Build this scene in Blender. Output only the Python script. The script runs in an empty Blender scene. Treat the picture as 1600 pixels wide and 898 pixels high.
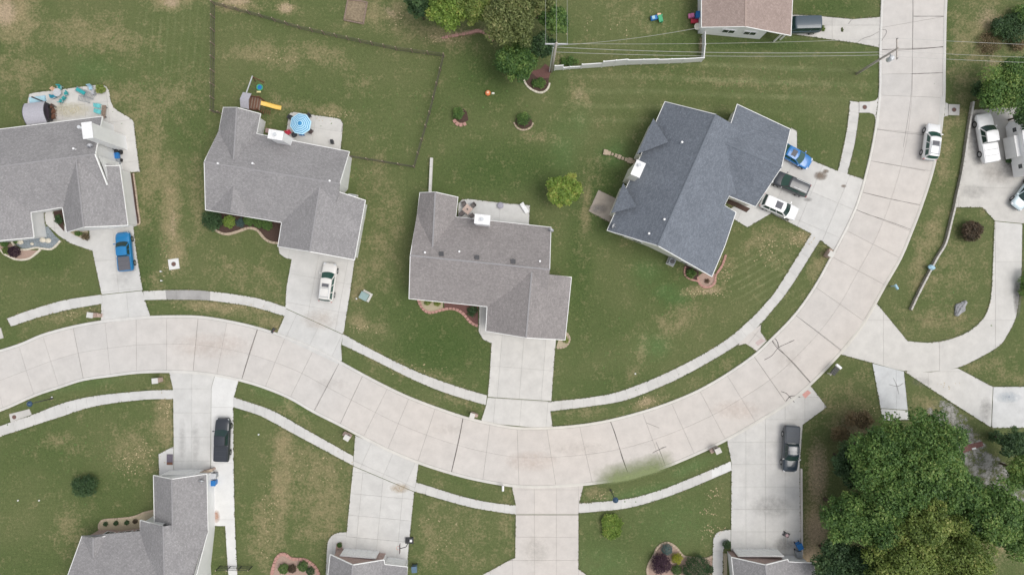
import bpy, bmesh, math, random
import numpy as np
from mathutils import Vector, Matrix
random.seed(7); rng = np.random.default_rng(7)
R = math.radians
scene = bpy.context.scene
col = scene.collection

# ------------------------------------------------------------------ camera, sky, sun, exposure
H = 85.0                      # flying height of the camera, metres
S = 12.5                      # photograph pixels per metre on the ground
cam_d = bpy.data.cameras.new('camera'); cam = bpy.data.objects.new('camera', cam_d); col.objects.link(cam)
cam.location = (0, 0, H); cam.rotation_euler = (0, 0, 0)
cam_d.sensor_width = 36; cam_d.lens = 36 * H / (1600 / S); cam_d.clip_end = 5000; cam_d.clip_start = .5
scene.camera = cam
world = bpy.data.worlds.new('World'); scene.world = world; world.use_nodes = True
wn, wl = world.node_tree.nodes, world.node_tree.links
wn.clear()
sky = wn.new('ShaderNodeTexSky'); sky.sky_type = 'NISHITA'; sky.sun_disc = False
SUN_EL, SUN_AZ = 64, 105
sky.sun_elevation = R(SUN_EL); sky.sun_rotation = R(SUN_AZ); sky.air_density = 1.0; sky.dust_density = 3.0
hs = wn.new('ShaderNodeHueSaturation'); hs.inputs['Saturation'].default_value = .22
bg = wn.new('ShaderNodeBackground'); bg.inputs['Strength'].default_value = .15
wo = wn.new('ShaderNodeOutputWorld')
wl.new(sky.outputs[0], hs.inputs['Color']); wl.new(hs.outputs[0], bg.inputs['Color']); wl.new(bg.outputs[0], wo.inputs['Surface'])
sd = bpy.data.lights.new('sun', 'SUN'); sun = bpy.data.objects.new('sun', sd); col.objects.link(sun)
sd.energy = .95; sd.angle = R(36); sd.color = (1, .955, .89)
sun.rotation_euler = (R(90 - SUN_EL), 0, R(180 - SUN_AZ))
scene.view_settings.view_transform = 'Standard'; scene.view_settings.look = 'None'
scene.view_settings.exposure = .24; scene.view_settings.gamma = 1

# ------------------------------------------------------------------ helpers
def P(px, py, z=0.0):
    k = (H - z) / H / S
    return Vector(((px - 800) * k, (449 - py) * k, z))

def tag(o, label=None, cat=None, group=None, kind=None):
    if label: o['label'] = label
    if cat: o['category'] = cat
    if group: o['group'] = group
    if kind: o['kind'] = kind
    return o

def empty(name, loc, rz=0.0):
    o = bpy.data.objects.new(name, None); col.objects.link(o)
    o.location = loc; o.rotation_euler = (0, 0, rz); o.empty_display_size = .3
    return o

def mesh(name, v, f, m=None, parent=None, smooth=False):
    me = bpy.data.meshes.new(name); me.from_pydata([tuple(a) for a in v], [], f); me.validate()
    o = bpy.data.objects.new(name, me); col.objects.link(o)
    if m: me.materials.append(m)
    if parent: o.parent = parent
    if smooth: me.polygons.foreach_set('use_smooth', [True] * len(me.polygons))
    return o

class MB:
    def __init__(s): s.v = []; s.f = []
    def add(s, v, f):
        b = len(s.v); s.v += [tuple(a) for a in v]; s.f += [tuple(i + b for i in q) for q in f]; return s
    def box(s, c, d, rz=0.0, rx=0.0, ry=0.0):
        M = Matrix.Translation(c) @ Matrix.Rotation(rz, 4, 'Z') @ Matrix.Rotation(ry, 4, 'Y') @ Matrix.Rotation(rx, 4, 'X')
        v = [M @ Vector((x * d[0] / 2, y * d[1] / 2, z * d[2] / 2)) for x in (-1, 1) for y in (-1, 1) for z in (-1, 1)]
        return s.add(v, [(0, 1, 3, 2), (4, 6, 7, 5), (0, 4, 5, 1), (2, 3, 7, 6), (0, 2, 6, 4), (1, 5, 7, 3)])
    def bar(s, a, b, w, h=None):
        a, b = Vector(a), Vector(b); d = b - a; L = d.length
        if L < 1e-6: return s
        h = h or w; q = d.to_track_quat('X', 'Z')
        v = [(a + b) / 2 + q @ Vector((x * L / 2, y * w / 2, z * h / 2)) for x in (-1, 1) for y in (-1, 1) for z in (-1, 1)]
        return s.add(v, [(0, 1, 3, 2), (4, 6, 7, 5), (0, 4, 5, 1), (2, 3, 7, 6), (0, 2, 6, 4), (1, 5, 7, 3)])
    def tube(s, pts, r, n=8, r2=None):
        pts = [Vector(p) for p in pts]; rings = []
        for i, p in enumerate(pts):
            d = (pts[min(i + 1, len(pts) - 1)] - pts[max(i - 1, 0)]).normalized()
            q = d.to_track_quat('Z', 'Y')
            rr = r if r2 is None else r + (r2 - r) * i / max(1, len(pts) - 1)
            rings.append([p + q @ Vector((math.cos(6.28319 * k / n) * rr, math.sin(6.28319 * k / n) * rr, 0)) for k in range(n)])
        v = [a for r_ in rings for a in r_]; f = []
        for i in range(len(pts) - 1):
            for k in range(n):
                k2 = (k + 1) % n; f.append((i * n + k, i * n + k2, (i + 1) * n + k2, (i + 1) * n + k))
        f.append(tuple(range(n - 1, -1, -1))); f.append(tuple((len(pts) - 1) * n + k for k in range(n)))
        return s.add(v, f)
    def lathe(s, prof, c=(0, 0, 0), n=20, axis='Z'):
        v = []; f = []
        for (r, z) in prof:
            for k in range(n):
                a = 6.28319 * k / n; x, y = r * math.cos(a), r * math.sin(a)
                p = (x, y, z) if axis == 'Z' else (x, z, y)
                v.append((p[0] + c[0], p[1] + c[1], p[2] + c[2]))
        for i in range(len(prof) - 1):
            for k in range(n):
                k2 = (k + 1) % n; f.append((i * n + k, i * n + k2, (i + 1) * n + k2, (i + 1) * n + k))
        f.append(tuple(range(n - 1, -1, -1))); f.append(tuple((len(prof) - 1) * n + k for k in range(n)))
        return s.add(v, f)
    def prism(s, poly, z0, z1):
        n = len(poly)
        v = [(p[0], p[1], z0) for p in poly] + [(p[0], p[1], z1) for p in poly]
        f = [tuple(range(n - 1, -1, -1)), tuple(range(n, 2 * n))] + [(i, (i + 1) % n, n + (i + 1) % n, n + i) for i in range(n)]
        return s.add(v, f)
    def build(s, name, m=None, parent=None, smooth=False): return mesh(name, s.v, s.f, m, parent, smooth)

def ccw(poly):
    a = sum(poly[i - 1][0] * poly[i][1] - poly[i][0] * poly[i - 1][1] for i in range(len(poly)))
    return poly if a > 0 else poly[::-1]
def wp(pts, z=0.0): return ccw([tuple(P(a, b, z))[:2] for a, b in pts])
def clip_half(poly, n, d):            # keep n.p <= d
    out = []
    for i in range(len(poly)):
        a, b = poly[i - 1], poly[i]
        da = n[0] * a[0] + n[1] * a[1] - d; db = n[0] * b[0] + n[1] * b[1] - d
        if da <= 0 < db or db <= 0 < da:
            t = da / (da - db); out.append((a[0] + (b[0] - a[0]) * t, a[1] + (b[1] - a[1]) * t))
        if db <= 0: out.append(b)
    return out
def area(p): return abs(sum(p[i - 1][0] * p[i][1] - p[i][0] * p[i - 1][1] for i in range(len(p)))) / 2

# ------------------------------------------------------------------ materials
def nt(name):
    m = bpy.data.materials.new(name); m.use_nodes = True
    return m, m.node_tree.nodes, m.node_tree.links, m.node_tree.nodes['Principled BSDF']
def noise_node(N, L, scale, detail=4, rough=.6, coord=None):
    n = N.new('ShaderNodeTexNoise'); n.inputs['Scale'].default_value = scale; n.inputs['Detail'].default_value = detail
    n.inputs['Roughness'].default_value = rough
    if coord is not None: L.new(coord, n.inputs['Vector'])
    return n.outputs['Fac']
def rng_map(N, L, src, a, b, c=0.0, d=1.0):
    r = N.new('ShaderNodeMapRange'); L.new(src, r.inputs[0])
    r.inputs[1].default_value = a; r.inputs[2].default_value = b; r.inputs[3].default_value = c; r.inputs[4].default_value = d
    return r.outputs[0]
def mixc(N, L, f, a, b, mode='MIX'):
    m = N.new('ShaderNodeMix'); m.data_type = 'RGBA'; m.blend_type = mode
    if isinstance(f, float): m.inputs[0].default_value = f
    else: L.new(f, m.inputs[0])
    for s_, x in ((6, a), (7, b)):
        if isinstance(x, tuple): m.inputs[s_].default_value = (*x, 1)
        else: L.new(x, m.inputs[s_])
    return m.outputs[2]
def mathn(N, L, op, a, b):
    m = N.new('ShaderNodeMath'); m.operation = op
    for i, x in enumerate((a, b)):
        if isinstance(x, (int, float)): m.inputs[i].default_value = x
        else: L.new(x, m.inputs[i])
    return m.outputs[0]
def bump(N, L, bs, h, strength=.3, dist=.02):
    b = N.new('ShaderNodeBump'); b.inputs['Strength'].default_value = strength; b.inputs['Distance'].default_value = dist
    L.new(h, b.inputs['Height']); L.new(b.outputs[0], bs.inputs['Normal'])
def posn(N): return N.new('ShaderNodeNewGeometry').outputs['Position']

def plain(name, c, rough=.6, metal=0.0, var=.12, scale=6.0, coat=0.0):
    m, N, L, b = nt(name)
    if var > 0:
        n = noise_node(N, L, scale, 5, .65, N.new('ShaderNodeTexCoord').outputs['Object'])
        lo = tuple(x * (1 - var) for x in c); hi = tuple(min(1, x * (1 + var)) for x in c)
        L.new(mixc(N, L, rng_map(N, L, n, .3, .7), lo, hi), b.inputs['Base Color'])
    else: b.inputs['Base Color'].default_value = (*c, 1)
    b.inputs['Roughness'].default_value = rough; b.inputs['Metallic'].default_value = metal
    if coat: b.inputs['Coat Weight'].default_value = coat; b.inputs['Coat Roughness'].default_value = .06
    return m
def concrete(name, c, var=.06, tint=(1.03, .985, .95), stain=.10, rnd=.05):
    m, N, L, b = nt(name); p = posn(N)
    big = noise_node(N, L, .03, 2, .5, p); mid = noise_node(N, L, .7, 5, .65, p); fine = noise_node(N, L, 14, 4, .7, p)
    oi = N.new('ShaderNodeObjectInfo').outputs['Random']
    warm = tuple(c[i] * tint[i] for i in range(3)); cool = tuple(c[i] * (2 - tint[i]) * .985 for i in range(3))
    base = mixc(N, L, rng_map(N, L, mathn(N, L, 'ADD', big, mathn(N, L, 'MULTIPLY', oi, .05)), .36, .70), cool, warm)
    k = mathn(N, L, 'ADD', rng_map(N, L, mid, .3, .75, 1 + var, 1 - stain), mathn(N, L, 'MULTIPLY', mathn(N, L, 'SUBTRACT', oi, .5), rnd * 2))
    k = mathn(N, L, 'MULTIPLY', k, rng_map(N, L, fine, .25, .75, 1.05, .94))
    cc = N.new('ShaderNodeCombineColor')
    for i in range(3): L.new(k, cc.inputs[i])
    L.new(mixc(N, L, 1.0, base, cc.outputs[0], 'MULTIPLY'), b.inputs['Base Color'])
    b.inputs['Roughness'].default_value = .9; bump(N, L, b, fine, .25, .01)
    return m
def shingle(name, c1, c2, c3):
    m, N, L, b = nt(name); uv = N.new('ShaderNodeTexCoord').outputs['UV']
    br = N.new('ShaderNodeTexBrick'); L.new(uv, br.inputs['Vector'])
    br.inputs['Color1'].default_value = (*c1, 1); br.inputs['Color2'].default_value = (*c2, 1); br.inputs['Mortar'].default_value = (*c3, 1)
    br.inputs['Scale'].default_value = 1; br.inputs['Mortar Size'].default_value = .012; br.inputs['Brick Width'].default_value = .34
    br.inputs['Row Height'].default_value = .145; br.inputs['Bias'].default_value = -.1
    p = posn(N); n = noise_node(N, L, .5, 4, .6, p); n2 = noise_node(N, L, 4.2, 3, .85, p)
    c = mixc(N, L, rng_map(N, L, n, .3, .7, 0, .42), br.outputs[0], tuple(x * 1.2 for x in c1))
    c = mixc(N, L, rng_map(N, L, n2, .42, .58, 0, .55), c, tuple(x * .72 for x in c2))
    L.new(c, b.inputs['Base Color']); b.inputs['Roughness'].default_value = .95; bump(N, L, b, n2, .5, .02)
    return m
def siding(name, c):
    m, N, L, b = nt(name); p = posn(N)
    sx = N.new('ShaderNodeSeparateXYZ'); L.new(p, sx.inputs[0])
    fr = mathn(N, L, 'FRACT', mathn(N, L, 'MULTIPLY', sx.outputs[2], 8.0), 0)
    n = noise_node(N, L, 1.2, 4, .6, p)
    L.new(mixc(N, L, rng_map(N, L, n, .3, .7), tuple(x * .93 for x in c), c), b.inputs['Base Color'])
    b.inputs['Roughness'].default_value = .55; bump(N, L, b, fr, .6, .02); return m
def leafmat(name, dark, light, tip):
    m, N, L, b = nt(name)
    a = N.new('ShaderNodeAttribute'); a.attribute_name = 'tint'
    c = mixc(N, L, rng_map(N, L, a.outputs['Fac'], 0, .75), dark, light)
    c = mixc(N, L, rng_map(N, L, a.outputs['Fac'], .78, 1.0), c, tip)
    L.new(c, b.inputs['Base Color']); b.inputs['Roughness'].default_value = .6
    tr = N.new('ShaderNodeBsdfTranslucent'); L.new(c, tr.inputs['Color'])
    mx = N.new('ShaderNodeMixShader'); mx.inputs[0].default_value = .36
    out = N['Material Output']; L.new(b.outputs[0], mx.inputs[1]); L.new(tr.outputs[0], mx.inputs[2]); L.new(mx.outputs[0], out.inputs['Surface'])
    return m
def paint(name, c, rough=.28): return plain(name, c, rough, 0, .03, 2, .8)

M = {}
M['road'] = concrete('road_concrete', (.580, .545, .510), .06, (1.02, .995, .972), .10, .022)
M['walk'] = concrete('walk_concrete', (.595, .582, .556), .06, (1.012, .998, .98), .13, .028)
M['walk_dark'] = concrete('old_walk_concrete', (.36, .35, .34), .1, (1, 1, 1), .22)
M['newcon'] = concrete('new_concrete', (.70, .695, .675), .05, (1, 1, 1), .10, .02)
M['dullcon'] = concrete('dull_concrete', (.56, .54, .505), .06, (1, 1, .98), .16)
M['bluecon'] = concrete('painted_concrete', (.60, .605, .60), .06, (.99, 1, 1.01), .2)
M['browncon'] = concrete('brown_concrete', (.42, .36, .30), .08, (1.03, 1, .96), .28)
M['curb'] = concrete('curb_concrete', (.62, .60, .56), .05, (1.02, 1, .96), .12)
M['joint'] = plain('joint_filler', (.20, .185, .165), .9); M['joint_light'] = plain('pale_joint_filler', (.36, .345, .32), .9)
M['tar'] = plain('tar_sealant', (.075, .065, .06), .6)
M['asph_grey'] = shingle('grey_shingles', (.335, .324, .326), (.258, .250, .253), (.178, .173, .175))
M['asph_brown'] = shingle('taupe_shingles', (.325, .300, .293), (.247, .228, .224), (.172, .160, .157))
M['asph_blue'] = shingle('slate_blue_shingles', (.205, .228, .265), (.142, .160, .190), (.08, .092, .112))
M['asph_tan'] = shingle('brown_shingles', (.40, .315, .28), (.33, .255, .225), (.24, .18, .16))
M['ridge'] = plain('ridge_shingles', (.30, .292, .297), .95)
M['ridge_blue'] = plain('blue_ridge_shingles', (.16, .18, .21), .95)
M['white'] = plain('white_trim', (.84, .84, .82), .45, 0, .04)
M['siding'] = siding('pale_siding', (.80, .80, .79)); M['siding_cream'] = siding('cream_siding', (.80, .785, .71))
M['siding_white'] = siding('white_siding', (.88, .88, .88))
M['garage'] = siding('garage_door_paint', (.87, .86, .84))
def brickmat(name, c):
    m, N, L, b = nt(name); p = N.new('ShaderNodeTexCoord').outputs['Object']
    mp = N.new('ShaderNodeMapping'); L.new(p, mp.inputs[0]); mp.inputs['Rotation'].default_value = (R(90), 0, 0)
    br = N.new('ShaderNodeTexBrick'); L.new(mp.outputs[0], br.inputs['Vector'])
    br.inputs['Scale'].default_value = 1; br.inputs['Brick Width'].default_value = .22; br.inputs['Row Height'].default_value = .075
    br.inputs['Mortar Size'].default_value = .008
    br.inputs['Color1'].default_value = (*c, 1); br.inputs['Color2'].default_value = (c[0] * .7, c[1] * .68, c[2] * .7, 1)
    br.inputs['Mortar'].default_value = (.5, .46, .42, 1)
    L.new(br.outputs[0], b.inputs['Base Color']); b.inputs['Roughness'].default_value = .85; return m
M['brick'] = brickmat('pink_brick', (.42, .27, .23))
M['glass'] = plain('window_glass', (.035, .045, .05), .08, 0, 0); M['glass'].node_tree.nodes['Principled BSDF'].inputs['Specular IOR Level'].default_value = .8
M['carglass'] = plain('car_glass', (.02, .045, .042), .08, 0, 0)
M['black'] = plain('black_plastic', (.025, .027, .03), .5); M['dark'] = plain('dark_metal', (.06, .06, .065), .45)
M['grey'] = plain('grey_plastic', (.28, .30, .32), .55); M['lightgrey'] = plain('light_grey', (.5, .51, .53), .5)
M['blue'] = plain('blue_plastic', (.015, .16, .45), .45); M['ltblue'] = plain('pale_blue', (.35, .55, .66), .5)
M['teal'] = plain('teal_fabric', (.03, .33, .34), .8); M['aqua'] = plain('aqua_fabric', (.16, .52, .54), .8)
M['red'] = plain('red_plastic', (.5, .03, .06), .5); M['pink'] = plain('pink_plastic', (.62, .18, .36), .5)
M['yellow'] = plain('yellow_plastic', (.75, .50, .10), .45); M['green'] = plain('green_plastic', (.06, .38, .18), .5)
M['orange'] = plain('orange_plastic', (.75, .22, .08), .5); M['peach'] = plain('peach_plastic', (.75, .48, .32), .5)
M['wood'] = plain('red_brown_wood', (.17, .075, .045), .75, 0, .3, 9); M['oldwood'] = plain('weathered_wood', (.24, .18, .14), .85, 0, .3, 9)
M['polewood'] = plain('pole_wood', (.47, .43, .39), .9, 0, .3, 9)
M['tan'] = plain('tan_stone', (.45, .36, .27), .9, 0, .25, 5); M['pinkstone'] = plain('pink_edging_stone', (.45, .255, .215), .9, 0, .25, 5)
M['whitestone'] = plain('white_edging_stone', (.62, .57, .47), .9, 0, .2, 5); M['brickstone'] = plain('mailbox_brick', (.44, .33, .28), .9, 0, .3, 12)
M['mulch'] = plain('dark_mulch', (.075, .045, .035), .95, 0, .55, 14); M['redmulch'] = plain('red_mulch', (.15, .075, .065), .95, 0, .5, 14)
M['gravel'] = plain('tan_gravel', (.42, .36, .25), .95, 0, .4, 16); M['pinkgravel'] = plain('pink_gravel', (.38, .27, .22), .95, 0, .45, 16)
M['slategravel'] = plain('slate_gravel', (.22, .25, .27), .95, 0, .5, 10)
M['soil'] = plain('brown_soil', (.24, .19, .125), .95, 0, .35, 5)
M['iron'] = plain('rusty_iron', (.15, .085, .07), .8, 0, .4, 20); M['rock'] = plain('grey_rock', (.33, .33, .34), .9, 0, .35, 4)
M['block'] = plain('wall_block', (.34, .31, .27), .9, 0, .3, 3); M['tyre'] = plain('tyre_rubber', (.025, .025, .026), .85)
M['rim'] = plain('wheel_rim', (.45, .46, .47), .3, .8, .05); M['wire'] = plain('power_wire', (.42, .42, .40), .5, .2)
M['trans'] = plain('green_cabinet', (.19, .27, .24), .5); M['bark'] = plain('tree_bark', (.12, .09, .065), .95, 0, .4, 8)
M['lightred'] = plain('tail_lamp', (.4, .02, .02), .3); M['lamp'] = plain('head_lamp', (.6, .62, .64), .15)
M['cover'] = plain('grey_bed_cover', (.115, .115, .13), .65); M['cover_dark'] = plain('dark_bed_cover', (.055, .065, .08), .55); M['ribbon'] = plain('white_paint', (.8, .8, .8), .5)
M['canopy'] = plain('canopy_steel', (.42, .41, .45), .5)
M['salmon'] = plain('salmon_mat', (.60, .32, .28), .85)
leaf = {
    'green': leafmat('green_leaves', (.055, .125, .032), (.18, .305, .075), (.30, .39, .11)),
    'dark': leafmat('dark_leaves', (.036, .080, .032), (.09, .165, .060), (.13, .21, .075)),
    'yellow': leafmat('yellow_green_leaves', (.105, .165, .034), (.28, .36, .085), (.44, .45, .15)),
    'olive': leafmat('olive_leaves', (.095, .13, .04), (.27, .31, .11), (.40, .39, .17)),
    'lime': leafmat('fresh_green_leaves', (.13, .22, .035), (.32, .45, .09), (.48, .48, .13)),
    'brown': leafmat('dry_brown_leaves', (.13, .10, .05), (.29, .22, .12), (.38, .27, .15)),
    'red': leafmat('dark_red_leaves', (.055, .045, .028), (.15, .105, .065), (.21, .14, .09)),
    'purple': leafmat('purple_leaves', (.025, .010, .022), (.075, .035, .06), (.11, .06, .08)),
    'gold': leafmat('gold_leaves', (.18, .21, .015), (.40, .42, .04), (.52, .50, .08)),
    'bluegreen': leafmat('blue_green_leaves', (.07, .13, .12), (.17, .27, .26), (.24, .34, .32)),
}

# ------------------------------------------------------------------ the lawn: one sheet with measured wear and green tones
def gaxis(lo, hi, st, far):
    a = list(np.arange(lo, hi + 1e-6, st)); e = []; d = st; x = a[-1]
    while x < far: d *= 1.5; x += d; e.append(x)
    b = []; d = st; x = a[0]
    while x > -far: d *= 1.5; x -= d; b.append(x)
    return np.array(b[::-1] + a + e)
gx, gy = gaxis(-76, 76, .4, 1600), gaxis(-46, 46, .4, 1600)
X, Y = np.meshgrid(gx, gy); nx, ny = len(gx), len(gy)
PX, PY = X * S + 800, 449 - Y * S
def blobs(lst):
    o = np.zeros_like(X)
    for (cx, cy, rx, ry, ang, amt) in lst:
        a = R(ang); dx, dy = PX - cx, PY - cy
        u = (dx * math.cos(a) + dy * math.sin(a)) / rx; v = (-dx * math.sin(a) + dy * math.cos(a)) / ry
        o = np.maximum(o, amt * np.exp(-(u * u + v * v) ** 1.3))
    return o
dry = blobs([(20, 25, 40, 45, 0, .95), (265, 5, 30, 14, 0, .8), (150, 55, 90, 28, 10, .6), (180, 150, 70, 20, -5, .5), (30, 110, 50, 40, 0, .45),
    (235, 250, 24, 120, 3, .55), (266, 330, 22, 90, -4, .75), (275, 395, 20, 34, 0, .8), (310, 300, 20, 80, 0, .4), (215, 190, 30, 50, 0, .55), (270, 150, 60, 40, 0, .4),
    (420, 85, 60, 20, 10, .6), (370, 8, 40, 12, 0, .9), (447, 14, 18, 11, 0, 1), (505, 85, 45, 16, 15, .65), (600, 20, 60, 22, 0, .55), (620, 40, 60, 20, 10, .4),
    (690, 58, 50, 14, 12, .7), (440, 165, 35, 14, 0, .45), (510, 175, 50, 12, 8, .6), (560, 130, 20, 20, 0, .35), (585, 280, 18, 60, 10, .4), (600, 370, 22, 90, 5, .45),
    (350, 478, 95, 14, 6, .7), (130, 485, 90, 10, -14, .5), (420, 505, 40, 10, 20, .7), (380, 430, 70, 30, 10, .35), (245, 440, 18, 30, 0, .4),
    (575, 510, 40, 12, 25, .6), (600, 565, 60, 12, 28, .55), (720, 625, 50, 8, 18, .5), (560, 440, 14, 60, 5, .5), (680, 590, 80, 8, 25, .4),
    (440, 745, 18, 110, 3, .85), (490, 740, 70, 45, 30, .5), (500, 800, 50, 60, 0, .55), (410, 830, 25, 60, 0, .6), (455, 645, 30, 12, 25, .5),
    (720, 840, 50, 60, 0, .3), (670, 850, 14, 60, 3, .55), (790, 820, 14, 60, 0, .4), (260, 650, 20, 60, 0, .75), (210, 700, 40, 40, 0, .5), (110, 830, 30, 40, 0, .45),
    (100, 690, 40, 18, 0, .4), (930, 770, 22, 12, 0, .5), (1010, 630, 24, 10, -20, .8), (905, 645, 60, 8, -5, .5), (1120, 580, 50, 9, -30, .45), (1000, 560, 12, 50, 20, .45),
    (1060, 500, 50, 20, -30, .55), (1100, 452, 34, 8, -8, 1), (1130, 420, 18, 26, 20, .45), (1190, 375, 34, 20, -20, .5), (1255, 372, 28, 16, 20, .75), (1215, 400, 30, 26, 0, .3), (1278, 415, 12, 28, 30, .7),
    (915, 330, 10, 80, 5, .5), (905, 150, 20, 30, 0, .5), (840, 215, 40, 12, 0, .4), (930, 270, 20, 30, 0, .25), (1070, 120, 140, 12, 2, .22), (1200, 130, 160, 10, 2, .28),
    (1450, 380, 16, 90, 22, .55), (1475, 240, 14, 70, 6, .55), (1500, 175, 9, 40, 8, .5), (1440, 440, 30, 16, 0, .55), (1490, 420, 40, 50, 0, .42), (1470, 500, 60, 22, 0, .48),
    (1540, 570, 40, 16, 0, .45), (1590, 590, 24, 14, 0, .5), (1320, 640, 40, 40, 0, .5), (1270, 800, 14, 90, 0, .6), (1350, 600, 20, 30, 0, .35), (1450, 640, 30, 20, 30, .6),
    (1530, 60, 60, 60, 0, .5), (1500, 110, 22, 30, 0, .5), (1560, 850, 60, 20, 0, .5), (1000, 20, 60, 40, 0, .18), (1550, 330, 30, 14, 0, .3), (560, 620, 40, 10, 25, .4)])
dirt = blobs([(8, 20, 20, 26, 0, .9), (268, 4, 14, 9, 0, .9), (447, 13, 11, 8, 0, 1), (370, 3, 26, 6, 0, .9), (1278, 740, 20, 60, 0, .75), (1275, 830, 24, 40, 0, .85), (1265, 870, 20, 25, 0, .95), (1335, 665, 30, 20, 0, .7),
    (1545, 30, 24, 26, 0, .55), (1548, 100, 14, 20, 0, .5), (270, 350, 7, 32, 0, .55), (690, 62, 28, 6, 12, .5), (610, 20, 16, 6, 40, .7), (740, 50, 50, 5, -8, .8), (1490, 780, 60, 60, 30, .5),
    (1515, 690, 30, 40, -30, .4), (1580, 870, 60, 20, 0, .35), (1008, 628, 14, 6, -15, .6), (905, 148, 8, 12, 30, .5), (1108, 455, 20, 5, 0, .7), (1095, 25, 10, 25, 0, .6), (1096, 70, 5, 16, 0, .8),
    (1345, 880, 30, 20, 0, .6), (870, 90, 16, 18, 0, .4), (350, 350, 60, 10, 10, .1)])
deep_green = blobs([(690, 540, 90, 60, 0, .95), (640, 500, 60, 40, 20, .6), (790, 265, 110, 45, 0, .9), (690, 330, 18, 40, 0, .5), (60, 410, 70, 26, 0, .5), (1170, 70, 140, 14, 2, .75), (1300, 10, 60, 20, 0, .8),  # areas where the grass colour is mixed towards a deeper green
    (905, 420, 22, 130, 0, .8), (940, 300, 30, 90, 20, .8), (930, 500, 50, 60, 0, .6), (1040, 450, 60, 40, 20, .5), (60, 700, 90, 60, 0, .5), (180, 770, 60, 40, 0, .45), (760, 120, 60, 60, 0, .7), (680, 180, 40, 50, 0, .5),
    (500, 160, 60, 40, 0, .35), (230, 400, 16, 80, 5, .7), (20, 880, 70, 40, 0, .5), (1160, 640, 30, 12, -30, .5), (950, 600, 60, 30, 0, .5), (1150, 250, 200, 60, 0, .35), (1485, 80, 10, 110, 0, .6), (375, 640, 12, 20, 0, .6),
    (1350, 580, 30, 14, 0, .5), (1040, 720, 60, 14, -20, .8), (960, 740, 50, 12, -5, .6), (1000, 840, 70, 40, 0, .35), (300, 160, 30, 90, 0, .4), (560, 300, 30, 40, 0, .4), (1500, 355, 30, 22, 0, .4), (120, 130, 50, 30, 0, .4)])
bright = blobs([(1020, 540, 24, 18, 0, .8), (1050, 460, 30, 14, 20, .7), (1010, 425, 24, 20, 0, .5), (880, 230, 22, 40, 0, .45), (140, 110, 40, 20, 0, .35), (960, 240, 24, 20, 0, .6), (905, 190, 14, 40, 0, .4), (1010, 770, 90, 12, -12, .6), (1080, 730, 40, 10, -25, .6), (940, 880, 50, 30, 0, .4), (430, 620, 60, 10, 28, .4), (120, 600, 90, 10, -10, .4), (1060, 820, 60, 40, 0, .35), (960, 330, 12, 30, 20, .5)])
mow1 = blobs([(1180, 125, 190, 45, 0, 1), (1000, 150, 120, 60, 0, .7)]); mow2 = blobs([(1190, 430, 60, 50, 0, 1)]); mow3 = blobs([(270, 60, 60, 90, 0, .8), (1000, 40, 90, 50, 0, .7), (80, 230, 60, 60, 0, .2)])
gv = np.stack([X, Y, np.zeros_like(X)], -1).reshape(-1, 3)
ii = np.arange(nx * ny).reshape(ny, nx)
gf = np.stack([ii[:-1, :-1], ii[:-1, 1:], ii[1:, 1:], ii[1:, :-1]], -1).reshape(-1, 4)
def fast_mesh(name, v, f, m, parent=None, attrs=None):
    me = bpy.data.meshes.new(name); v = np.asarray(v, 'f'); f = np.asarray(f, 'i'); k = f.shape[1]
    me.vertices.add(len(v)); me.vertices.foreach_set('co', v.ravel())
    me.loops.add(f.size); me.loops.foreach_set('vertex_index', f.ravel())
    me.polygons.add(len(f)); me.polygons.foreach_set('loop_start', np.arange(0, f.size, k, dtype='i')); me.polygons.foreach_set('loop_total', np.full(len(f), k, 'i'))
    for an, av in (attrs or {}).items():
        a = me.attributes.new(an, 'FLOAT', 'POINT'); a.data.foreach_set('value', np.asarray(av, 'f').ravel())
    me.update(calc_edges=True)
    if m: me.materials.append(m)
    o = bpy.data.objects.new(name, me); col.objects.link(o)
    if parent: o.parent = parent
    return o
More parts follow.
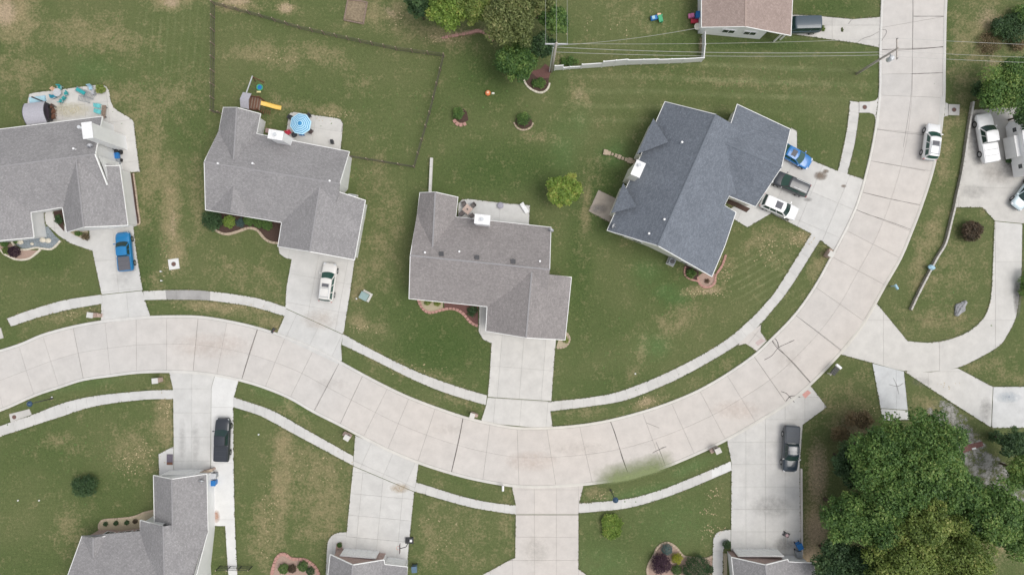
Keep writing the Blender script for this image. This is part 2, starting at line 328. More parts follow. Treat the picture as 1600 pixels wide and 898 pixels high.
def lawn_mat():
    m, N, L, b = nt('lawn_grass'); p = posn(N)
    def at(n):
        a = N.new('ShaderNodeAttribute'); a.attribute_name = n; return a.outputs['Fac']
    n0 = noise_node(N, L, .12, 5, .65, p); n1 = noise_node(N, L, .6, 7, .72, p); n2 = noise_node(N, L, 3.4, 6, .75, p); n3 = noise_node(N, L, 11, 4, .8, p)
    base = mixc(N, L, rng_map(N, L, n0, .35, .65), (.100, .132, .047), (.136, .152, .064))
    base = mixc(N, L, mathn(N, L, 'MULTIPLY', at('deep_green'), rng_map(N, L, n1, .15, .5)), base, (.064, .104, .030))
    base = mixc(N, L, mathn(N, L, 'MULTIPLY', at('bright'), rng_map(N, L, n1, .3, .6)), base, (.095, .185, .062))
    d = mathn(N, L, 'ADD', mathn(N, L, 'MULTIPLY', at('dry'), 1.08), mathn(N, L, 'MULTIPLY', mathn(N, L, 'SUBTRACT', n1, .5), 2.6))
    d = mathn(N, L, 'ADD', d, mathn(N, L, 'MULTIPLY', mathn(N, L, 'SUBTRACT', n2, .5), 2.1))
    base = mixc(N, L, rng_map(N, L, d, .14, 1.15, 0, .85), base, (.325, .262, .15))
    e = mathn(N, L, 'ADD', at('dirt'), mathn(N, L, 'MULTIPLY', mathn(N, L, 'SUBTRACT', n2, .5), 1.3))
    base = mixc(N, L, rng_map(N, L, e, .3, .9), base, (.40, .31, .21))
    for nm, rot, sc, amt in (('mow1', 92, .17, .42), ('mow2', 62, .36, .45), ('mow3', 5, .34, .3)):
        mp = N.new('ShaderNodeMapping'); L.new(p, mp.inputs[0]); mp.inputs['Rotation'].default_value = (0, 0, R(rot))
        w = N.new('ShaderNodeTexWave'); L.new(mp.outputs[0], w.inputs[0]); w.inputs['Scale'].default_value = sc; w.inputs['Distortion'].default_value = 1.3
        w.inputs['Detail'].default_value = 2; w.inputs['Detail Scale'].default_value = .6
        base = mixc(N, L, mathn(N, L, 'MULTIPLY', mathn(N, L, 'MULTIPLY', at(nm), rng_map(N, L, n1, .3, .65)), rng_map(N, L, w.outputs['Fac'], .55, 1.0, 0, amt)), base, (.28, .295, .15))
    k = mathn(N, L, 'MULTIPLY', rng_map(N, L, n3, .28, .72, .42, 1.52), rng_map(N, L, n2, .25, .75, .74, 1.28))
    cc = N.new('ShaderNodeCombineColor')
    for i in range(3): L.new(k, cc.inputs[i])
    L.new(mixc(N, L, 1.0, base, cc.outputs[0], 'MULTIPLY'), b.inputs['Base Color'])
    b.inputs['Roughness'].default_value = .9; b.inputs['Specular IOR Level'].default_value = .15; bump(N, L, b, n3, .9, .05)
    return m
M['lawn'] = lawn_mat()
lawn = fast_mesh('lawn', gv, gf, M['lawn'], None, dict(dry=dry, dirt=dirt, deep_green=deep_green, bright=bright, mow1=mow1, mow2=mow2, mow3=mow3))
tag(lawn, 'mown grass with dry tan patches around the houses', kind='structure')

# ------------------------------------------------------------------ paving
PAVED = []
def prism_obj(name, poly, z0, z1, m, parent=None):
    return MB().prism(ccw(list(poly)), z0, z1).build(name, m, parent)
def slab_base(name, label, polys, m=None, z=.012):
    root = empty(name, (0, 0, 0)); tag(root, label, kind='structure')
    b = MB()
    for i, poly in enumerate(polys):
        b.prism(ccw(poly), -.03, z + .0007 * i)
    b.build('joint_bed', M['joint'], root); return root
def grid_slabs(root, px_poly, org, du, su, sv, gap=.03, z=.04, m=None, offv=0.0):
    poly = wp(px_poly); o = P(*org); a = Vector((du[0], -du[1], 0)).normalized(); bvec = Vector((-a.y, a.x, 0))
    us = [(Vector((p[0], p[1], 0)) - o).dot(a) for p in poly]; vs = [(Vector((p[0], p[1], 0)) - o).dot(bvec) for p in poly]
    for i in range(math.floor(min(us) / su), math.ceil(max(us) / su)):
        for j in range(math.floor(min(vs) / sv), math.ceil(max(vs) / sv)):
            q = poly
            for (n, lo, hi) in ((a, i * su + gap / 2, (i + 1) * su - gap / 2), (bvec, j * sv + gap / 2, (j + 1) * sv - gap / 2)):
                od = o.dot(n)
                q = clip_half(q, (n.x, n.y), hi + od)
                if len(q) > 2: q = clip_half(q, (-n.x, -n.y), -(lo + od))
                if len(q) < 3: break
            if len(q) >= 3 and area(q) > .12:
                # drop repeated points
                r = [q[k] for k in range(len(q)) if (Vector(q[k]) - Vector(q[k - 1])).length > .01]
                if len(r) >= 3: prism_obj('slab', r, .0, z + random.uniform(-.003, .003), m or M['walk'], root)
def resample(pts, n):
    pts = [Vector(p) for p in pts]; d = [0]
    for i in range(1, len(pts)): d.append(d[-1] + (pts[i] - pts[i - 1]).length)
    out = []
    for k in range(n + 1):
        t = d[-1] * k / n; i = 1
        while i < len(d) - 1 and d[i] < t: i += 1
        u = (t - d[i - 1]) / (d[i] - d[i - 1]); out.append(pts[i - 1].lerp(pts[i], u))
    return out
def smooth_line(pts, n=8):
    p = [Vector(q) for q in pts]; p = [2 * p[0] - p[1]] + p + [2 * p[-1] - p[-2]]; out = []
    for i in range(1, len(p) - 2):
        for k in range(n):
            t = k / n; a, b, c, d = p[i - 1], p[i], p[i + 1], p[i + 2]
            out.append(.5 * ((2 * b) + (c - a) * t + (2 * a - 5 * b + 4 * c - d) * t * t + (3 * b - a - 3 * c + d) * t ** 3))
    out.append(p[-2]); return out
def strip_walk(label, up, lo, step=17, m=None, special=None, z=.04):
    U = smooth_line([P(*q) for q in up]); Lw = smooth_line([P(*q) for q in lo])
    ln = sum((U[i] - U[i - 1]).length for i in range(1, len(U)))
    n = max(1, round(ln * S / step)); root = empty('sidewalk', (0, 0, 0)); tag(root, label, kind='structure')
    A, B = resample(U, n * 2), resample(Lw, n * 2); PAVED.append(ccw([tuple(q)[:2] for q in A] + [tuple(q)[:2] for q in B[::-1]]))
    MB().prism(ccw([tuple(q)[:2] for q in A] + [tuple(q)[:2] for q in B[::-1]]), -.03, .011).build('joint_bed', M['joint_light'], root)
    for i in range(n):
        a0, a1, a2 = A[2 * i], A[2 * i + 1], A[2 * i + 2]; b0, b1, b2 = B[2 * i], B[2 * i + 1], B[2 * i + 2]
        g = .009; d0 = (a1 - a0).normalized() * g
        q = [a0 + d0, a1, a2 - d0, b2 - d0, b1, b0 + d0]
        mm = m or M['walk']
        if special and i in special: mm = special[i]
        prism_obj('slab', [tuple(v)[:2] for v in q], .0, z + random.uniform(-.004, .004), mm, root)
    return root

def crv(pts, n=5):
    v = smooth_line([Vector((a, b, 0)) for a, b in pts], n); return [(q.x, q.y) for q in v]
# the road: stations are its cross joints, far edge / near edge
ST = [((-118, 583), (-96, 671)), ((-68, 567), (-42, 655)), ((-18, 552), (6, 640)), ((28.8, 537.7), (54, 619)), ((66.4, 522), (92.7, 606)), ((114, 509), (131, 594)), ((164, 500), (173, 588)), ((213, 495), (213.8, 583)), ((260.6, 493), (260.6, 581.6)),
      ((310, 493.5), (301.5, 583)), ((355.4, 500), (338.3, 587.5)), ((403.8, 511), (377, 595.4)), ((446.4, 525), (413.8, 606.6)), ((491.5, 543), (452.6, 622.7)), ((531.6, 564), (489, 643.7)), ((568, 584), (530.3, 664.5)), ((606.8, 604), (566.7, 684)),
      ((640, 619.4), (605, 703.3)), ((681, 635), (652, 723)), ((724.6, 649.7), (704.5, 740)), ((766, 660), (754, 752)), ((808, 666.8), (811, 760.7)), ((854, 667), (869, 760.7)), ((905, 663), (926, 756)), ((953, 655), (984, 747)), ((1003, 642), (1036, 731.5)),
      ((1048, 627), (1086, 711)), ((1092, 608), (1134.6, 688)), ((1134.6, 583.6), (1182, 661)), ((1176.5, 554.5), (1230, 631)), ((1204, 529), (1268, 600)), ((1241, 490.7), (1316, 549.7)), ((1272, 447), (1352, 503)), ((1298, 400), (1384, 446)),
      ((1319.6, 359), (1408, 404)), ((1334.6, 326.5), (1425.6, 362)), ((1344, 299.7), (1440.8, 322)), ((1357, 251), (1458, 268)), ((1366.7, 201.8), (1470, 211)), ((1373, 149), (1476, 153)), ((1374, 116.5), (1476.4, 114)), ((1374, 78), (1477, 74)),
      ((1375, 44), (1478, 26)), ((1377, -5), (1480, -20)), ((1378, -60), (1481, -66)), ((1379, -110), (1482, -112))]
FE = smooth_line([P(*a) for a, b in ST], 4); NE = smooth_line([P(*b) for a, b in ST], 4)
road = empty('road', (0, 0, 0)); tag(road, 'wide concrete street curving through the estate', kind='structure')
rb = MB()
for i in range(len(FE) - 1):
    a, b, c, d = FE[i], FE[i + 1], NE[i + 1], NE[i]; rb.add([(q.x, q.y, .012) for q in (a, d, c, b)], [(0, 1, 2, 3)])
rb.build('joint_bed', M['joint'], road)
darkj = {5, 11, 15, 19, 24, 29, 30, 41, 9}
for i in range(len(ST) - 1):
    ga =   .026 if i in darkj else .014; gb = .026 if i + 1 in darkj else .014
    for half in (0, 1):
        pts_a, pts_b = [], []
        for k in range(5):
            f, n = FE[i * 4 + k], NE[i * 4 + k]; mid = (f + n) / 2; w = (n - f).normalized()
            e = .315                                             # the kerb takes the outer strip
            if half == 0: A_, B_ = f + w * e, mid - w * .010
            else: A_, B_ = mid + w * .010, n - w * e
            t = (FE[min(i * 4 + k + 1, len(FE) - 1)] - FE[max(i * 4 + k - 1, 0)]).normalized()
            sh = t * (ga if k == 0 else 0) - t * (gb if k == 4 else 0)
            pts_a.append(A_ + sh); pts_b.append(B_ + sh)
        prism_obj('slab', [tuple(q)[:2] for q in pts_a + pts_b[::-1]], 0, .045 + random.uniform(-.003, .003), M['road'], road)
def kerb(line, side, name='kerb'):
    mb = MB(); prof = [(-.06, 0), (-.04, .10), (.06, .115), (.16, .09), (.29, .052), (.29, 0)]
    v = []
    for i, p in enumerate(line):
        t = (line[min(i + 1, len(line) - 1)] - line[max(i - 1, 0)]).normalized(); n = Vector((-t.y, t.x, 0)) * side
        v += [(p.x + n.x * a, p.y + n.y * a, z) for a, z in prof]
    k = len(prof); f = [(i * k + j, i * k + j + 1, (i + 1) * k + j + 1, (i + 1) * k + j) for i in range(len(line) - 1) for j in range(k - 1)]
    return mb.add(v, f).build(name, M['curb'], road)
kerb(FE, -1); kerb(NE, 1)
PAVED.append(ccw([tuple(q)[:2] for q in FE] + [tuple(q)[:2] for q in NE[::-1]]))
# tar sealed cracks on the road
def ribbon(mb, pts, w, z):
    p = smooth_line([P(a, b) for a, b in pts], 6); v = []
    for i, q in enumerate(p):
        t = (p[min(i + 1, len(p) - 1)] - p[max(i - 1, 0)]).normalized(); n = Vector((-t.y, t.x, 0)); ww = w * random.uniform(.7, 1.25) / 2
        v += [(q.x + n.x * ww, q.y + n.y * ww, z), (q.x - n.x * ww, q.y - n.y * ww, z)]
    mb.add(v, [(2 * i, 2 * i + 1, 2 * i + 3, 2 * i + 2) for i in range(len(p) - 1)])
cr = MB()
for pts, w in [([(1204, 529), (1214, 543), (1237, 564), (1269, 600)], .09), ([(1207, 525), (1214, 533), (1216.5, 543)], .11), ([(1194, 562), (1206, 555), (1216, 543), (1230, 536), (1241, 531)], .10), ([(1220, 611), (1228, 614), (1234, 620), (1241, 628)], .10),
               ([(1228, 626), (1234, 619), (1242, 618), (1250, 620)], .11), ([(724, 649), (717, 688), (709, 722), (704.5, 741)], .09), ([(403, 512), (391, 548), (377, 595)], .07),
               ([(953, 656), (962, 680), (973, 717), (985, 748)], .09), ([(1374, 78), (1400, 79), (1426, 77.5)], .06), ([(1426, 77.5), (1450, 76), (1477, 73)], .10), ([(1426, -20), (1426, 30), (1425.5, 78)], .07), ([(1425.5, 78), (1423, 150), (1411, 230)], .03),
               ([(1427, 26), (1450, 26), (1478, 26)], .08), ([(1424, 116), (1450, 115), (1474, 114)], .07), ([(531, 565), (511, 604), (490, 644)], .05), ([(1336, 327), (1355, 335), (1380, 343), (1424, 359)], .06), ([(1345, 300), (1390, 311), (1437, 320)], .05),
               ([(1357, 251), (1400, 259), (1445, 267)], .04), ([(1366, 202), (1412, 208), (1443, 211)], .05), ([(1241, 491), (1280, 520), (1316, 548)], .05), ([(1019, 708), (1032, 700), (1040, 697)], .04), ([(1025, 690), (1034, 712), (1040, 729)], .06)]:
    ribbon(cr, pts, w * .8, .052)
cr.build('sealed_crack', M['tar'], road)
# added smear of blurred grass colour over the road edge, no real growth
def film():
    m, N, L, b = nt('green_smear'); p = posn(N)
    sm = P(1000, 736); 
    a = N.new('ShaderNodeAttribute'); a.attribute_name = 'amt'
    n1 = noise_node(N, L, 1.5, 4, .6, p); n3 = noise_node(N, L, 11, 4, .8, p)
    f = rng_map(N, L, mathn(N, L, 'ADD', a.outputs['Fac'], mathn(N, L, 'MULTIPLY', mathn(N, L, 'SUBTRACT', n1, .5), .5)), .05, 1.15)
    b.inputs['Roughness'].default_value = .9
    L.new(mixc(N, L, rng_map(N, L, n3, .3, .7), (.16, .21, .08), (.30, .34, .16)), b.inputs['Base Color']); L.new(f, b.inputs['Alpha'])
    return m
M['film'] = film()
fx, fy = np.meshgrid(np.linspace(908, 1064, 60), np.linspace(692, 764, 36))
edge = np.interp(fx, [905, 926, 984, 1036, 1064], [757, 754, 744, 729, 720])
dist = (edge - fy)
amt = np.clip(1.0 - (dist - 1) / 28, 0, 1) * np.clip((fx - 922) / 40, 0, 1) * np.clip((1058 - fx) / 34, 0, 1)
amt = amt * np.clip((dist + 8) / 4, 0, 1)
fv = np.stack([(fx - 800) / S, (449 - fy) / S, np.where(dist > -6, .056, .02) + np.where(np.abs(dist) < 7, .066, 0)], -1).reshape(-1, 3)
jj = np.arange(36 * 60).reshape(36, 60); ff = np.stack([jj[:-1, :-1], jj[1:, :-1], jj[1:, 1:], jj[:-1, 1:]], -1).reshape(-1, 4)
fo = fast_mesh('grass_smear', fv, ff, M['film'], road, dict(amt=amt)); fo['kind'] = 'stuff'

strip_walk('sidewalk strip ending by the left frame edge above the street', [(11, 497.6), (45, 485), (100, 469), (159, 460)], [(17.5, 510), (62.6, 495), (113, 482.6), (159, 474.5)])
s2 = strip_walk('sidewalk between the blue pickup driveway and the white car driveway', [(224, 454.5), (275.7, 453), (323, 454.5), (398.5, 465), (447.6, 480)], [(226, 468.5), (275, 468), (323, 469), (363.4, 474), (398.5, 480), (445, 494)],
           special={2: M['walk_dark'], 3: M['walk_dark'], 4: M['walk_dark'], 5: M['walk_dark']})
strip_walk('sidewalk between the white car driveway and the middle driveway', [(536.6, 521.5), (575, 543), (650.6, 580), (713, 603), (761, 617.4)], [(534, 538), (580, 560), (650.6, 595), (701, 615), (759, 632.5)])
strip_walk('long curved sidewalk below the dark blue roofed house', [(861, 627), (925, 620), (975, 609), (1050.6, 578), (1126, 536.5), (1171, 500), (1198.5, 471), (1215, 450), (1267.7, 365)], [(860, 642), (925, 634), (975, 625.4), (1025.6, 606.6), (1075.7, 583), (1151, 539), (1188, 506), (1207, 484), (1234, 450), (1282.7, 373)])
strip_walk('sidewalk beside the three car driveway up to the storm drain', [(1328, 158), (1325, 190), (1319, 225), (1309, 267.6)], [(1343, 160), (1341.6, 180), (1335, 225), (1323, 274)])
strip_walk('sidewalk at the lower left in front of the oval bush lawn', [(-60, 690), (0, 665.5), (50, 648), (100, 629), (150, 618), (225.6, 610.4), (272, 608.6)], [(-55, 704), (0, 682), (27, 673), (88, 653), (150, 634), (225.6, 624), (272, 623)])
strip_walk('sidewalk right of the black pickup on new concrete', [(364.7, 620), (400, 631.7), (430, 643), (482.7, 673), (552, 712)], [(364.7, 635.5), (398.5, 646), (415, 653), (455, 675), (552, 727)])
strip_walk('sidewalk between the two lower middle driveways', [(650.6, 753), (726, 776), (770, 785), (806, 789)], [(647, 767), (726, 789.5), (770, 798), (806, 803)])
strip_walk('sidewalk under the flower bed at the lower middle', [(905, 786), (975, 779.5), (1025.6, 767), (1075.7, 748), (1142, 720)], [(904, 801), (975, 794), (1025.6, 781), (1075.7, 763), (1143, 734.4)], special={14: M['newcon'], 13: M['newcon']})
def paved(name, label, px, org, du, su, sv, m=None, gap=.028, z=.042):
    r = slab_base(name, label, [wp(px)]); grid_slabs(r, px, org, du, su, sv, gap, z, m); return r
def merged(name, label, lst, z=.042):
    r = empty(name, (0, 0, 0)); tag(r, label, kind='structure'); b = MB()
    for i, (px, *_r) in enumerate(lst): b.prism(wp(px), -.03, .010 + .0007 * i); PAVED.append(wp(px))
    b.build('joint_bed', M['joint_light'], r)
    for i, (px, org, du, su, sv, m) in enumerate(lst): grid_slabs(r, px, org, du, su, sv, .024, z + .0041 * (i % 2), m)
    return r
merged('driveway', 'pale driveway holding the blue pickup', [
    ([(139, 358), (208, 350), (214, 400), (223, 453), (159, 460), (157, 450), (145, 393)], (139, 360), (84, -8), 3.0, 3.9, M['walk']),
    ([(159, 461), (223, 454), (227, 470), (236, 497), (158, 504)], (159, 460), (84, -8), 3.1, 3.4, M['walk']),
    ([(97, 300), (70, 335), (72, 350), (92, 368), (110, 380), (145, 392), (140, 366), (114, 363), (98, 350), (84, 335), (83, 322), (97, 322)], (80, 300), (1, -.1), 4.5, 4.5, M['walk'])])
merged('driveway', 'pale driveway holding the white car with green glass', [
    ([(448, 380), (555, 398), (548, 450), (536.6, 522), (446, 481), (447.6, 450), (456, 405), (446, 403), (437, 396), (434, 380)], (500, 390), (98, 18), 3.7, 3.6, M['walk']),
    ([(446, 482), (536.6, 523), (533, 538), (535, 571), (432, 523), (444, 496)], (500, 505), (90, 42), 3.1, 4.2, M['walk'])])
merged('driveway', 'empty middle driveway below the taupe roofed house', [
    ([(762, 508), (870, 515), (866, 560), (861.5, 626), (762, 619.5), (765, 590), (768, 536), (755, 530), (748, 518), (749, 478), (762, 478)], (815, 575), (100, 8), 2.75, 3.9, M['walk']),
    ([(762, 620.5), (861.5, 627), (860, 642), (864, 670), (751, 659.5), (759.6, 633)], (815, 625), (100, 8), 3.3, 6, M['walk'])])
merged('driveway', 'wide driveway with three parked cars beside the dark blue roof', [
    ([(1236, 200), (1245, 205), (1245, 231), (1269, 251), (1309, 267.6), (1350, 280), (1346.5, 303), (1323.5, 361), (1302.5, 391), (1267.7, 365), (1205, 333), (1168, 355), (1146, 342), (1135, 330), (1155, 318), (1178, 320), (1224, 235)], (1268, 300), (-57, -24), 3.6, 3.9, M['walk'])])
merged('driveway', 'cracked driveway with weeds leading to the carport', [([(1200, 22), (1271, 25), (1333, 30.6), (1376, 27), (1376, 75), (1340, 68), (1240, 54), (1200, 50)], (1300, 40), (1, 0), 12, 12, M['dullcon'])])
merged('driveway', 'grey driveway at lower left with the white new strip', [
    ([(264, 579), (300, 579), (336, 584.5), (330, 606), (329, 735), (272, 735), (271.5, 675), (270.7, 608)], (300, 607), (1, 0), 4.6, 3.0, M['walk']),
    ([(336.5, 585), (374, 592), (364.7, 622), (365, 720), (367, 818), (371, 898), (373, 960), (360, 960), (357, 898), (352, 821), (340, 821), (328, 821), (321, 821), (322, 737), (329.6, 735), (330.5, 606)], (330, 636), (1, 0), 9, 7, M['newcon']),
    ([(248, 709), (271, 697), (271.4, 745), (249, 745)], (200, 700), (1, 0), 6, 6, M['curb'])])
merged('driveway', 'long pale driveway with a basketball hoop', [
    ([(555, 680), (654, 723), (650, 754), (647, 767), (552, 727)], (600, 740), (98, 43), 3.0, 5, M['walk']),
    ([(552, 728), (647, 768), (636.5, 876), (620, 890), (538, 870)], (590, 842), (97, 9), 2.6, 2.7, M['walk']),
    ([(510, 960), (509, 898)] + crv([(511, 858), (512.5, 846), (518, 837), (527, 832), (534, 831)], 4) + [(541.5, 831), (539, 862), (524, 862), (522, 960)], (520, 900), (0, 1), 2.6, 6, M['walk'])])
merged('driveway', 'cream driveway at the bottom centre', [
    ([(799, 757), (850, 758.5), (912.5, 753), (905, 786), (904, 803), (806, 803), (806, 788)], (835, 802), (1, 0), 2.75, 3, M['road']),
    ([(806, 804), (904, 804), (904, 888), (918, 899), (918, 960), (720, 960), (753, 898), (798, 873.5), (805, 871)], (835, 802), (1, 0), 2.75, 2.9, M['road'])])
merged('driveway', 'grey driveway holding the dark pickup at lower right', [
    ([(1135.5, 686), (1181, 659), (1225, 629), (1266, 602), (1291.5, 635.5), (1254, 663), (1249, 731), (1251, 872), (1142, 868), (1143, 734), (1143, 722)], (1196, 760), (1, 0), 2.45, 2.8, M['walk']),
    ([(1141.6, 827)] + crv([(1133, 827.5), (1123, 830), (1116.5, 836), (1114.3, 845), (1113.5, 870)], 4) + [(1113, 898), (1112, 960), (1128, 960), (1129, 898), (1129.6, 862), (1134, 846), (1141.6, 846)], (1110, 860), (0, 1), 3, 6, M['walk'])])
merged('driveway', 'looping drive and parking pad on the right', [
    ([(1347, 503), (1368.7, 473)] + crv([(1418, 532.7), (1450.6, 535), (1483, 530), (1513, 517.7), (1536, 497.6), (1546, 475), (1549.6, 450)]) + [(1554, 346), (1597, 350), (1596, 423)] + crv([(1593.5, 450), (1587, 495), (1574, 522), (1561, 540), (1531, 558), (1496, 574), (1455, 580), (1412, 579), (1363, 566.5)]) + [(1312, 553)], (1555, 500), (0, 1), 7.3, 7.0, M['walk']),
    ([(1363, 567.5), (1412, 580), (1418, 640), (1375.6, 637)], (1400, 500), (0, 1), 14, 9, M['bluecon']),
    ([(1375.6, 638), (1418, 641), (1420, 655), (1380, 657)], (1400, 500), (0, 1), 20, 9, M['newcon']),
    ([(1413, 580), (1455, 581), (1496, 575), (1551, 604), (1548, 667), (1480, 624)], (1450, 580), (1, 0), 9, 9, M['walk']),
    ([(1552, 604), (1700, 603), (1700, 667), (1549, 668)], (1551, 604), (1, 0), 14, 14, M['bluecon']),
    ([(1520, 172), (1700, 160), (1700, 352), (1597, 349), (1554.5, 345), (1534.6, 324), (1489, 324), (1503, 250)], (1500, 200), (1, .02), 9, 7.4, M['dullcon'])])
r = merged('sidewalk', 'curb ramp joining the curved sidewalk to the street', [([(1151, 540), (1165, 536.5), (1182, 548), (1198, 532), (1188, 518), (1189, 507), (1172, 520)], (1150, 500), (.8, .6), 3, 3, M['road'])])
merged('patio', 'pale patio wrapping behind the left house', [([(40, 215)] + crv([(43.6, 160.6), (45, 151.6), (51, 146), (90, 141)], 4) + crv([(150, 133), (162, 133.5), (170, 141), (174, 160.6), (183, 172.6), (207, 188), (210.5, 204)], 5) + [(216.5, 252), (219, 268.5), (188, 270), (188, 230), (176, 215), (150, 215)], (100, 200), (.99, -.12), 2.9, 2.6, M['walk'])])
merged('patio', 'rounded patio under the blue umbrella', [([(447, 228), (447, 210)] + crv([(451, 183), (454, 177), (460, 175.5)], 4) + crv([(525, 185), (533, 188), (536, 194)], 4) + [(532.6, 231), (529, 250)], (491, 200), (.98, .14), 3.4, 5, M['walk'])])
merged('patio', 'narrow patio with the square table', [([(716, 318), (722, 312), (731, 311), (782, 317), (828, 321), (826, 358), (716, 348)], (782, 318), (.99, .08), 5.2, 5, M['walk'])])
merged('patio', 'square brown stained patio left of the dark blue roof', [([(935, 297), (966, 312), (953, 347.5), (919.6, 330)], (935, 297), (28, 13), 4, 4, M['browncon'])])

# ------------------------------------------------------------------ drains, edging, beds
def drain(px, py, label, w=1.3, ang=0, mm='walk', hole=.26):
    c = P(px, py); root = empty('storm_drain', c, R(ang)); tag(root, label, 'drain', 'concrete storm drain tops')
    b = MB(); b.box((0, 0, .04), (w, w, .12)); b.build('lid_slab', M[mm], root)
    mb = MB().lathe([(hole, .1), (hole, .116), (hole - .03, .12)], n=18); mb.build('manhole_cover', M['iron'], root)
    MB().lathe([(hole + .05, .1), (hole + .05, .108)], n=18).build('cover_frame', M['rock'], root)
drain(272, 412.5, 'square concrete drain lid alone in the lawn left of the second house', 1.3, 8, 'newcon')
drain(1350.5, 168, 'concrete drain lid at the top end of the sidewalk by the street', 1.35, 0)
drain(1490, 172, 'concrete drain lid on the grass across the street by the block wall', 1.35, -2, 'dullcon')
drain(-4, 522, 'concrete drain lid cut by the left edge of the photo', 1.3, 15, 'dullcon')
def pad(name, label, px, mm='walk', z=.07):
    o = prism_obj(name, wp(px), 0, z, M[mm]); tag(o, label, kind='structure'); return o
pd = empty('storm_drain', P(31, 649)); tag(pd, 'long concrete drain top beside the blue capped lamp post at lower left', 'drain', 'concrete storm drain tops')
q = [Vector((a, b, 0)) - P(31, 649) for a, b in wp([(15, 646.5), (46, 638.5), (50, 647), (17.5, 659.5)])]
MB().prism([tuple(v)[:2] for v in q], 0, .09).build('lid_slab', M['dullcon'], pd)
mb = MB().lathe([(.26, .09), (.26, .106), (.2, .11)], c=tuple(P(23, 651) - P(31, 649)), n=18); mb.build('manhole_cover', M['iron'], pd)
mh = empty('inlet_apron', P(1476, 172)); 
MB().prism([tuple(Vector((a, b, 0)) - P(1476, 172))[:2] for a, b in wp([(1470, 150)] + crv([(1475, 152), (1477, 160), (1481, 162.5)], 4) + crv([(1481, 181), (1475, 183), (1470, 190), (1469, 201)], 4) + [(1465, 201)])], 0, .06).build('apron_slab', M['curb'], mh)
tag(mh, 'curved concrete apron in front of the drain lid across the street', kind='structure')
mh = empty('inlet_apron', P(1363, 168))
MB().prism([tuple(Vector((a, b, 0)) - P(1363, 168))[:2] for a, b in wp([(1377, 148)] + crv([(1373, 150), (1368, 157), (1359, 159)], 4) + crv([(1359, 177), (1365, 179), (1367.5, 186), (1367, 200)], 4) + [(1372, 200)])], 0, .06).build('apron_slab', M['curb'], mh)
tag(mh, 'curved concrete apron in front of the sidewalk end drain', kind='structure')
prism_obj('crossing_mat', wp([(1253, 616), (1262, 609), (1267, 613), (1258, 622)]), .03, .060, M['salmon'], road)
prism_obj('crossing_mat', wp([(1180, 535), (1190, 528), (1195, 532), (1184, 540)]), .03, .062, plain('faded_mat', (.52, .42, .40), .9), road)

def stones(name, pts, m, parent, size=(.34, .22, .14), closed=False, z=.0, jitter=.1):
    p = smooth_line([P(a, b) for a, b in pts], 8); ln = sum((p[i] - p[i - 1]).length for i in range(1, len(p)))
    n = max(2, int(ln / (size[0] * 1.04))); q = resample(p, n); b = MB()
    for i in range(n):
        c = (q[i] + q[i + 1]) / 2; d = q[i + 1] - q[i]; s_ = 1 + random.uniform(-jitter, jitter)
        b.box((c.x, c.y, z + size[2] * s_ / 2), (size[0] * s_ * .96, size[1] * s_, size[2] * s_), math.atan2(d.y, d.x))
    o = b.build(name, m, parent); o['kind'] = 'stuff'; return o
BEDN = 0
def bed(label, poly, m, edge=None, em=None, size=(.34, .22, .14), h=.05):
    global BEDN; BEDN += 1; h += .0035 * (BEDN % 7)
    root = empty('flower_bed', (0, 0, 0)); tag(root, label, 'flower bed')
    prism_obj('mulch', wp(poly), 0, h, m, root)
    if edge: stones('edging_stones', edge, em, root, size)
    return root
bed('blue grey slate bed under the front of the left house', [(10, 368), (20, 376), (28, 384), (35, 388), (62, 388), (78, 389), (90, 383), (95, 376), (86, 368), (74, 352), (60, 368)], M['slategravel'], [(17, 374), (22, 382), (30, 389), (42, 390), (56, 387), (64, 388), (80, 389.5), (88, 384), (95, 376)], M['whitestone'])
bed('pink gravel crescent bed with a purple shrub at the left edge', [(-20, 380), (0, 388), (8, 397), (22, 404), (34, 406), (48, 403), (62, 391), (42, 391), (28, 389), (16, 380)], M['pinkgravel'], [(-14, 376), (0, 389), (8, 397), (22, 404), (34, 406), (48, 403), (64, 390)], M['whitestone'])
bed('stone edged bed with round shrubs below the second house', [(336, 358), (345, 363), (355, 366), (372, 362), (386, 357), (400, 357), (408, 364), (418, 374), (436, 380), (440, 345), (336, 330)], M['mulch'], [(336, 359), (345, 364), (356, 366), (372, 362), (386, 357), (396, 357), (404, 361), (412, 371), (422, 378), (436, 380)], M['tan'], (.4, .3, .16))
bed('pink edged bed with yellow gravel below the taupe roof', [(654, 465), (660, 480), (667, 487), (680, 487), (692, 483), (692, 460)], M['gravel'], [(653, 466), (659, 480), (667, 487), (676, 488), (690, 484)], M['pinkstone'], (.4, .34, .16))
bed('pink edged bed with red mulch next to the middle house walkway', [(692, 463), (695, 482), (712, 482), (724, 490), (734, 502), (747, 508), (747, 474)], M['redmulch'], [(690, 484), (700, 482), (712, 483), (724, 490), (733, 501), (741, 507), (747, 509)], M['pinkstone'], (.4, .34, .16))
bed('small yellow flowered corner bed right of the middle garage', [(869, 543), (875, 543), (882, 542), (889, 535), (890, 527), (885, 518), (876, 520)], M['gravel'], [(870, 543.5), (882, 542), (889, 535), (890, 527), (886, 520)], M['tan'], (.3, .2, .12))
bed('round pink paver planter at the lower corner of the dark blue roof', [(1088, 434), (1092, 445), (1100, 448), (1110, 448), (1118, 440), (1117, 428), (1100, 424)], M['pinkgravel'], [(1090, 432), (1092, 442), (1099, 448), (1109, 448), (1117, 441), (1118, 430), (1128, 415), (1134, 398)], M['pinkstone'], (.35, .26, .14))
